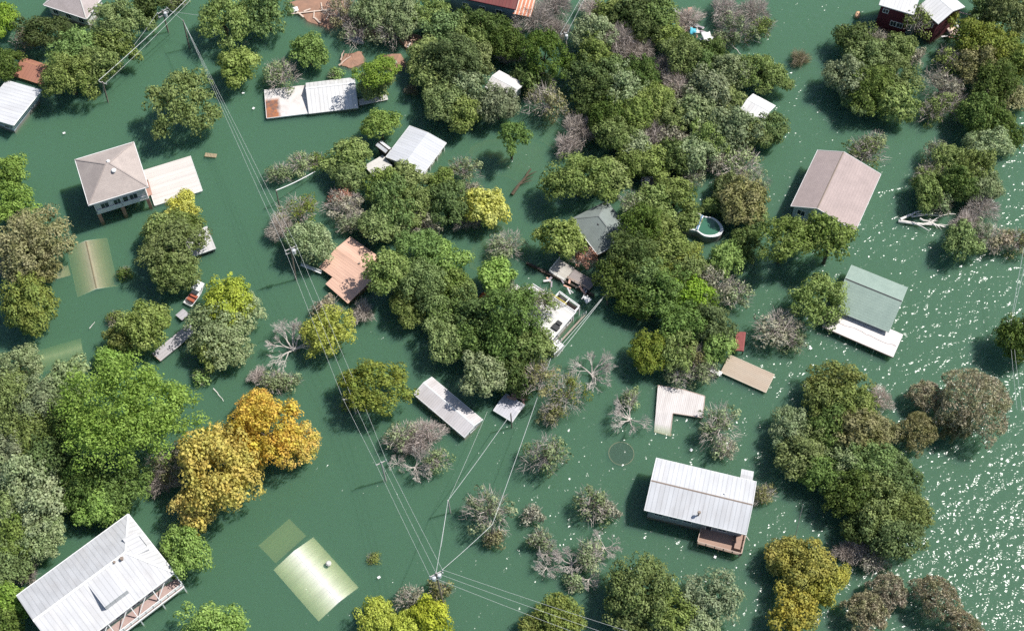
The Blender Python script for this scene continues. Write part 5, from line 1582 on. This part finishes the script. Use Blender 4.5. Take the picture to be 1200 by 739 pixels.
# ------------------------------------------------------------------ boats, pool, debris
M_HULL = weathered('white_hull', (0.74, 0.74, 0.74), (0.6, 0.6, 0.6), 1.2)
def hull(t, L, W, H, z0, mat=M_HULL):
    st = []
    N = 9
    for i in range(N):
        u = i / (N - 1); x = (u - .5) * L
        w = W / 2 * (1 - max(0, u - .45) ** 2 / .3025 * .96)
        st.append([(x, -w, z0 + H), (x, -w * .75, z0), (x, w * .75, z0), (x, w, z0 + H)])
    vs_ = [p for s_ in st for p in s_]
    fs = []
    for i in range(N - 1):
        for k in range(3): fs.append((4 * i + k, 4 * i + k + 1, 4 * i + 4 + k + 1, 4 * i + 4 + k))
    fs += [(0, 3, 2, 1), (4 * N - 4, 4 * N - 3, 4 * N - 2, 4 * N - 1)]
    o = MB().add(vs_, fs).build('hull', mat, t)
    so = o.modifiers.new('thick', 'SOLIDIFY'); so.thickness = .07
    return o
def boat(px, py, ang, label, L, W): 
    p = at(px, py, .3); return empty('boat', (p.x, p.y, 0), R(ang), label, 'boat')
t = boat(416, 47, -28, 'stranded grey-white boat hull beside the mud bank with the slanting logs', 4.2, 1.6)
hull(t, 4.2, 1.6, .7, .1, weathered('grey_hull', (0.56, 0.57, 0.6), (0.4, 0.4, 0.43), 1.2))
MB().box((-.5, 0, .45), (.4, 1.2, .08)).box((.7, 0, .45), (.35, 1.0, .08)).build('seat', M_CONC, t)
MB().box((-2.0, 0, .75), (.3, .36, .6)).build('outboard_motor', M_DARK, t)
t = boat(229, 345, 62, 'small boat with a white canopy and rust-red seats at the tip of the yellow-green tree', 4.6, 1.9)
hull(t, 5.0, 1.9, .6, -.1)
MB().box((1.1, 0, 1.9), (1.9, 2.0, .1)).build('canopy', M_TRIM, t, bevel=.04)
for sx in (.3, 1.9):
    for sy in (-.85, .85): MB().bar((sx, sy, .4), (sx, sy, 1.88), .06).build('canopy_post', M_STEEL, t)
for x in (-.5, -1.4): MB().box((x, 0, .5), (.6, 1.5, .35)).box((x - .28, 0, .78), (.12, 1.5, .4)).build('seat', weathered('rust_red_vinyl', (0.40, 0.12, 0.07), None, 2), t)
t = boat(768, 216, -4, 'white pontoon boat moored between trees above the grey house', 6, 2.3)
for sy in (-.85, .85): MB().tube([(-2.8, sy, .05), (2.4, sy, .05), (3.0, sy, .25)], [.3, .3, .1], 10).build('pontoon', M_STEEL, t)
MB().box((0, 0, .42), (5.4, 2.3, .12)).build('deck', weathered('boat_carpet', (0.30, 0.27, 0.25), None, 2), t)
railing([(-2.6, -1.1, .48), (2.6, -1.1, .48), (2.6, 1.1, .48), (-2.6, 1.1, .48)], .7, .09, 1.4, 3, True).build('fence', M_TRIM, t)
MB().box((-1.6, .4, .8), (1.0, .7, .6)).box((1.0, .5, .8), (.9, .6, .6)).build('seat', M_HULL, t)
MB().box((0, -1.17, .62), (5.4, .06, .34)).build('side_panel', M_HULL, t)

# swimming pool, figure of eight rim with a bar across the waist
p = at(820, 262, 1.8)
t = empty('swimming_pool', (p.x, p.y, .8), R(-26), 'white rimmed swimming pool full of green water in the middle of the wood', 'swimming pool')
Lp, Wp = 4.6, 2.55
ring = []
for i in range(48):
    a = 2 * math.pi * i / 48
    x, y = Lp * math.cos(a), Wp * math.sin(a) * (1 - .28 * math.exp(-(Lp * math.cos(a) / 1.3) ** 2))
    ring.append((x, y))
m = MB()
pr = [(1.0, .9), (1.0, 1.15), (.86, 1.15), (.86, .9)]
n = len(ring); vs_ = [(x * f_, y * f_, z_) for f_, z_ in pr for x, y in ring]
m.add(vs_, [(k * n + i, k * n + (i + 1) % n, ((k + 1) % 4) * n + (i + 1) % n, ((k + 1) % 4) * n + i) for k in range(4) for i in range(n)])
m.build('rim', M_TRIM, t)
MB().prism([(x * .97, y * .97) for x, y in ring], -3, .88).build('pool_wall', M_BLUEWALL, t)
mw, n_, l_, pb = mat_base('pool_water', .08, .6); pb.inputs['Base Color'].default_value = (0.05, 0.15, 0.095, 1)
MB().prism([(x * .87, y * .87) for x, y in ring], .886, 1.02).build('pool_water', mw, t)
MB().bar((0.1, -1.7, 1.24), (-.2, 1.7, 1.24), .5, .14).build('crossbar', M_TRIM, t)
MB().bar((0.1, -1.7, 1.4), (-.2, 1.7, 1.4), .22, .14).build('bridge_rail', weathered('blue_rail', (0.12, 0.25, 0.42), None, 2), t)

# sunken trampoline
p = at(728, 531, -.45)
t = empty('trampoline', (p.x, p.y, 0), 0, 'round trampoline drowned just under the surface below the dead tree', 'trampoline')
rg = [(2.15 * math.cos(a * math.pi / 20), 2.15 * math.sin(a * math.pi / 20), -.5) for a in range(41)]
MB().tube(rg, .09, 6).build('frame', M_CHIM, t)
MB().prism([(x * .94, y * .94) for x, y, _ in rg[:-1]], -.56, -.53).build('mat', weathered('trampoline_mat', (0.02, 0.018, 0.01), None, 1), t)
for k in range(4):
    a = k * math.pi / 2 + .4; MB().tube([(2.1 * math.cos(a), 2.1 * math.sin(a), -.5), (2.2 * math.cos(a), 2.2 * math.sin(a), -7)], .06, 6).build('leg', M_CHIM, t)

# fallen bleached logs
def log(px0, py0, px1, py1, r, label, group=None, mat=M_WHITEBARK, z=.15, name='driftwood_log', cat='log', fork=False, seed=0):
    a, b_ = at(px0, py0, z), at(px1, py1, z)
    rng = random.Random(seed + int(px0 * 7 + py1))
    d = b_ - a; m = MB()
    pts = [d * (i / 6) + Vector((rng.uniform(-.05, .05), rng.uniform(-.05, .05), rng.uniform(-.02, .06))) * d.length * (.6 if 0 < i < 6 else 0) for i in range(7)]
    m.tube(pts, [r * (1 - .09 * i) for i in range(7)], 7)
    if fork:
        for k in range(3):
            s_ = pts[2 + k]; e = s_ + d * .3 + Vector((d.y, -d.x, 0)) * rng.choice((-1, 1)) * rng.uniform(.12, .25) + Vector((0, 0, .3))
            m.tube([s_, s_.lerp(e, .5) + Vector((0, 0, .15)), e], [r * .5, r * .35, r * .15], 5)
    return tag(m.build(name, mat, loc=a), label, cat, group)
M_LOG = weathered('bleached_log', (0.74, 0.70, 0.66), (0.56, 0.52, 0.48), 1.5)
G = 'bleached logs drifting at the tree row on the right'
log(1053, 259, 1108, 266, .34, 'thickest bleached log lying flat on the water, its root end pointing left', G, M_LOG, fork=True)
log(1055, 257, 1082, 246, .28, 'bleached log angled up right from the root end of the thickest log', G, M_LOG, .5)
log(1068, 254, 1120, 251, .16, 'long thin bleached log lying level above the thickest log', G, M_LOG, .3)
log(1078, 256, 1106, 266, .2, 'bleached log crossing under the thickest log towards the lower right', G, M_LOG, .4, fork=True)
log(1084, 263, 1119, 264, .13, 'thin straight bleached stick at the lower right of the log pile', G, M_LOG, .3)
log(1074, 251, 1100, 250, .12, 'thin bleached stick pointing into the tree row at the top of the log pile', G, M_LOG, .7)
log(1156, 240, 1170, 246, .16, 'pale broken limb on the water right of the log pile', None, M_LOG, .3)
log(600, 228, 622, 198, .34, 'dark forked driftwood trunk lying in the shady inlet', None, weathered('wet_log', (0.10, 0.075, 0.05), (0.06, 0.05, 0.03), 1.5), .15, fork=True)
G2 = 'slanting logs on the mud bank'
log(397, 77, 411, 66, .22, 'pale log lying slanted across the mud bank under the stranded hull', G2, M_WOODRAIL, .25)
log(399, 71, 403, 59, .2, 'short pale log standing out at the left rim of the mud bank under the hull', G2, M_WOODRAIL, .25)
log(478, 56, 485, 43, .2, 'pale log crossing the mud bank in the wood', None, M_LOG, .4)
log(855, 50, 868, 64, .12, 'pale floating pole at the shore of the upper right wood', None, M_LOG, .1)
log(880, 47, 892, 51, .1, 'short pale floating stick on the lake beside the upper right wood', None, M_LOG, .1)
log(105, 385, 111, 377, .07, 'thin floating stick above the giant vivid green tree', None, M_LOG, .05)
log(250, 455, 262, 470, .1, 'thin leaning stick in the water behind the golden tree', None, M_LOG, .1)
log(872, 625, 878, 633, .1, 'short white stick floating off the corner of the wooden deck', None, M_LOG, .1)

def board(px, py, L_, W_, ang, mat, label, name='board', cat='board', group=None, z=.12, tilt=0.0, h=.1):
    p = at(px, py, z)
    o = MB().box((0, 0, 0), (L_, W_, h)).build(name, mat, loc=p, rz=R(ang), bevel=.02)
    o.rotation_euler.x = tilt
    return tag(o, label, cat, group)
rng = random.Random(9)
G3 = 'boards scattered on the mud bank at the top edge'
M_BRD = weathered('pale_boards', (0.62, 0.50, 0.42), (0.45, 0.35, 0.28), 2)
for px, py in ((360, 12), (368, 17), (377, 8), (384, 20), (372, 24), (390, 12), (398, 20), (352, 17), (410, 24), (424, 26)):
    board(px, py, rng.uniform(.8, 2.4), rng.uniform(.25, .5), rng.uniform(0, 180), M_BRD, 'pale broken board lying on the brown mud bank at the top edge', group=G3, z=.3)
board(346, 11, 1.2, 1.2, 20, M_TRIM, 'square white panel at the left rim of the mud bank at the top edge', 'panel', 'panel', z=.3)
board(462, 73, 1.1, .8, 10, M_CONC, 'white square slab on the mud bank below the wood', 'panel', 'panel', z=.3)
board(480, 50, 2.6, 1.8, 30, weathered('brown_board', (0.42, 0.28, 0.21), None, 2), 'brown tilted sheet of roofing on the mud bank in the wood', 'panel', 'panel', z=.5, tilt=.2)
board(363, 14, 9.0, .3, 8, M_BRD, 'long thin plank across the mud bank at the top edge', z=.35)
board(548, 45, 1.8, .9, 50, M_BRD, 'pale pinkish crate lid in the shade below the blue-grey wall', 'panel', 'panel', z=.6)
G4 = 'broken boards in the wreckage heap'
cols_ = [((0.62, 0.60, 0.6), 'white'), ((0.56, 0.34, 0.26), 'pinkish'), ((0.34, 0.30, 0.33), 'grey')]
mats_ = [weathered('wreck_' + n_, c_, None, 2) for c_, n_ in cols_]
for i in range(26):
    px, py = 800 + rng.gauss(8, 9), 12 + rng.uniform(0, 36)
    k = rng.choice((0, 0, 1, 1, 2)); px += (py - 28) * .55
    board(px, py, rng.uniform(.8, 2.8), rng.uniform(.3, .9), rng.uniform(0, 180), mats_[k], cols_[k][1] + ' broken board in the heap of wreckage at the top of the wood', group=G4, z=rng.uniform(.3, 1.3), tilt=rng.uniform(-.5, .5))
M_BLUE = weathered('blue_tarp', (0.10, 0.32, 0.60), (0.08, 0.25, 0.5), 2)
M_TEAL = weathered('teal_plastic', (0.10, 0.46, 0.58), None, 2)
def tarp(px, py, s_, mat, label, z=.6, seed=1):
    rr = random.Random(seed); p = at(px, py, z); n_ = 7
    vs_ = [((i / (n_ - 1) - .5) * s_, (j / (n_ - 1) - .5) * s_ * .8, rr.uniform(-.14, .14) + .3 * math.cos(i * .6) * math.cos(j * .5)) for j in range(n_) for i in range(n_)]
    fs = [(j * n_ + i, j * n_ + i + 1, (j + 1) * n_ + i + 1, (j + 1) * n_ + i) for j in range(n_ - 1) for i in range(n_ - 1)]
    o = MB().add(vs_, fs).build('tarpaulin', mat, loc=p, rz=rr.uniform(0, 3)); so = o.modifiers.new('thick', 'SOLIDIFY'); so.thickness = .03
    for q in o.data.polygons: q.use_smooth = True
    return tag(o, label, 'tarpaulin')
tarp(29, 312, 2.6, M_BLUE, 'blue tarpaulin caught under the brownish oak at the left edge', 1.0)
tarp(812, 36, 1.6, M_TEAL, 'teal tarpaulin scrap in the middle of the wreckage heap', 1.6, 2)
tarp(788, 30, 1.4, M_TEAL, 'pale teal scrap of sheeting left of the wreckage heap', 2.2, 3)
tarp(829, 43, 2.6, M_TRIM, 'crumpled white sheeting at the lower end of the wreckage heap', 1.6, 4)
tarp(1116, 36, 2.4, weathered('peach_sheet', (0.72, 0.56, 0.48), None, 2), 'crumpled peach sheeting at the corner of the dark red house', 1.2, 5)
tarp(848, 524, 1.8, M_TRIM, 'white sheeting caught in the pale tree right of the slatted dock', 1.5, 6)
tarp(894, 580, 1.6, M_TRIM, 'white foam scraps drifting in the bush beside the annex roof', .3, 7)
tarp(688, 350, 1.4, M_TRIM, 'white sheeting in the shade at the end of the sea wall', 1.6, 8)
G5 = 'boards at the corner of the dark red house'
for i in range(8): board(1108 + rng.uniform(-4, 14), 36 + rng.uniform(-8, 9), rng.uniform(1, 2.6), rng.uniform(.3, .6), rng.uniform(0, 180), mats_[i % 2], cols_[i % 2][1] + ' board in the scatter at the corner of the dark red house', group=G5, z=rng.uniform(.3, 1.2), tilt=rng.uniform(-.4, .4))
board(1130, 16, 5.0, .3, -22, M_WOODRAIL, 'long beam on the water right of the dark red house wing', z=.4)
board(247, 182, 2.3, .9, -8, weathered('brown_float', (0.34, 0.27, 0.17), None, 2), 'brown floating pallet in open water right of the cream carport', 'pallet', 'pallet')
G6 = 'rubble of the collapsed porch by the grey shed'
for i in range(7): board(604 + rng.uniform(-5, 14), 466 + rng.uniform(-5, 6), rng.uniform(.8, 1.8), rng.uniform(.3, .7), rng.uniform(0, 180), mats_[1], 'pinkish board in the rubble behind the small grey shed', group=G6, z=rng.uniform(.2, 1.0), tilt=rng.uniform(-.4, .4))
G7 = 'white specks floating on open water'
for px, py in ((285, 109), (283, 77), (297, 127), (75, 156), (950, 408), (838, 652), (444, 676), (810, 527), (600 + 236, 527)):
    board(px, py, .5, .4, rng.uniform(0, 90), M_TRIM, 'tiny white piece of flotsam alone on the open water', 'flotsam', 'flotsam', G7, .05)
board(288, 51, 1.6, 1.1, 20, M_CONC, 'pale slab just under the surface right of the two top oaks', 'panel', 'panel', z=-.5)
# buoy tank
p = at(1005, 17, .5)
t = empty('floating_tank', (p.x, p.y, 0), R(70), 'peach coloured floating tank left of the dark red house', 'tank')
MB().tube([(-.75, 0, .25), (-.6, 0, .3), (.6, 0, .3), (.75, 0, .25)], [.3, .5, .5, .3], 12).build('shell', weathered('peach_plastic', (0.66, 0.40, 0.24), None, 2), t)
MB().tube([(-.2, 0, .75), (-.2, 0, .95)], .12, 8).build('cap', M_DARK, t)
p = at(750, 371, .3)
t = empty('float', (p.x, p.y, 0), .4, 'orange float in the dark water below the dark grey shed', 'float')
MB().tube([(-.6, 0, .2), (-.45, 0, .2), (.45, 0, .2), (.6, 0, .2)], [.2, .42, .42, .2], 12).build('body', weathered('orange_plastic', (0.70, 0.16, 0.04), None, 2), t)
MB().tube([(.6, 0, .2), (.75, 0, .2)], .07, 6).build('handle', M_DARK, t)
# drifting brush pile in the lake
plant(937, 70, 24, 'B', 'rust', -.6, 'small drifting brush pile alone in the open lake at the upper right')
plant(437, 654, 16, 'S', 'mustard', -.8, 'yellowish weed patch floating right of the sunken white ridge')
plant(895, 579, 30, 'L', 'brown', -.3, 'brown low bush full of white foam beside the annex roof')
plant(842, 500, 58, 'L', 'sage', 0, 'wide pale thin tree right of the L-shaped white dock')
plant(850, 526, 30, 'L', 'grey', 0, 'small grey thin bush at the lower tip of the wide pale tree by the dock')
plant(482, 106, 16, 'B', 'rust', -.3, 'red-brown dead bush in the dark inlet below the mud banks')

for i in range(14):
    a_ = rng.random()
    board(640 + a_ * 46 + rng.uniform(-3, 3), 322 + a_ * 16 + rng.uniform(-4, 9), rng.uniform(.7, 2.2), rng.uniform(.2, .5), rng.uniform(0, 180), mats_[i % 3], cols_[i % 3][1] + ' loose board strewn along the sea wall by the grey hip-roofed house', group='boards strewn along the sea wall', z=rng.uniform(.2, .9), tilt=rng.uniform(-.3, .3))
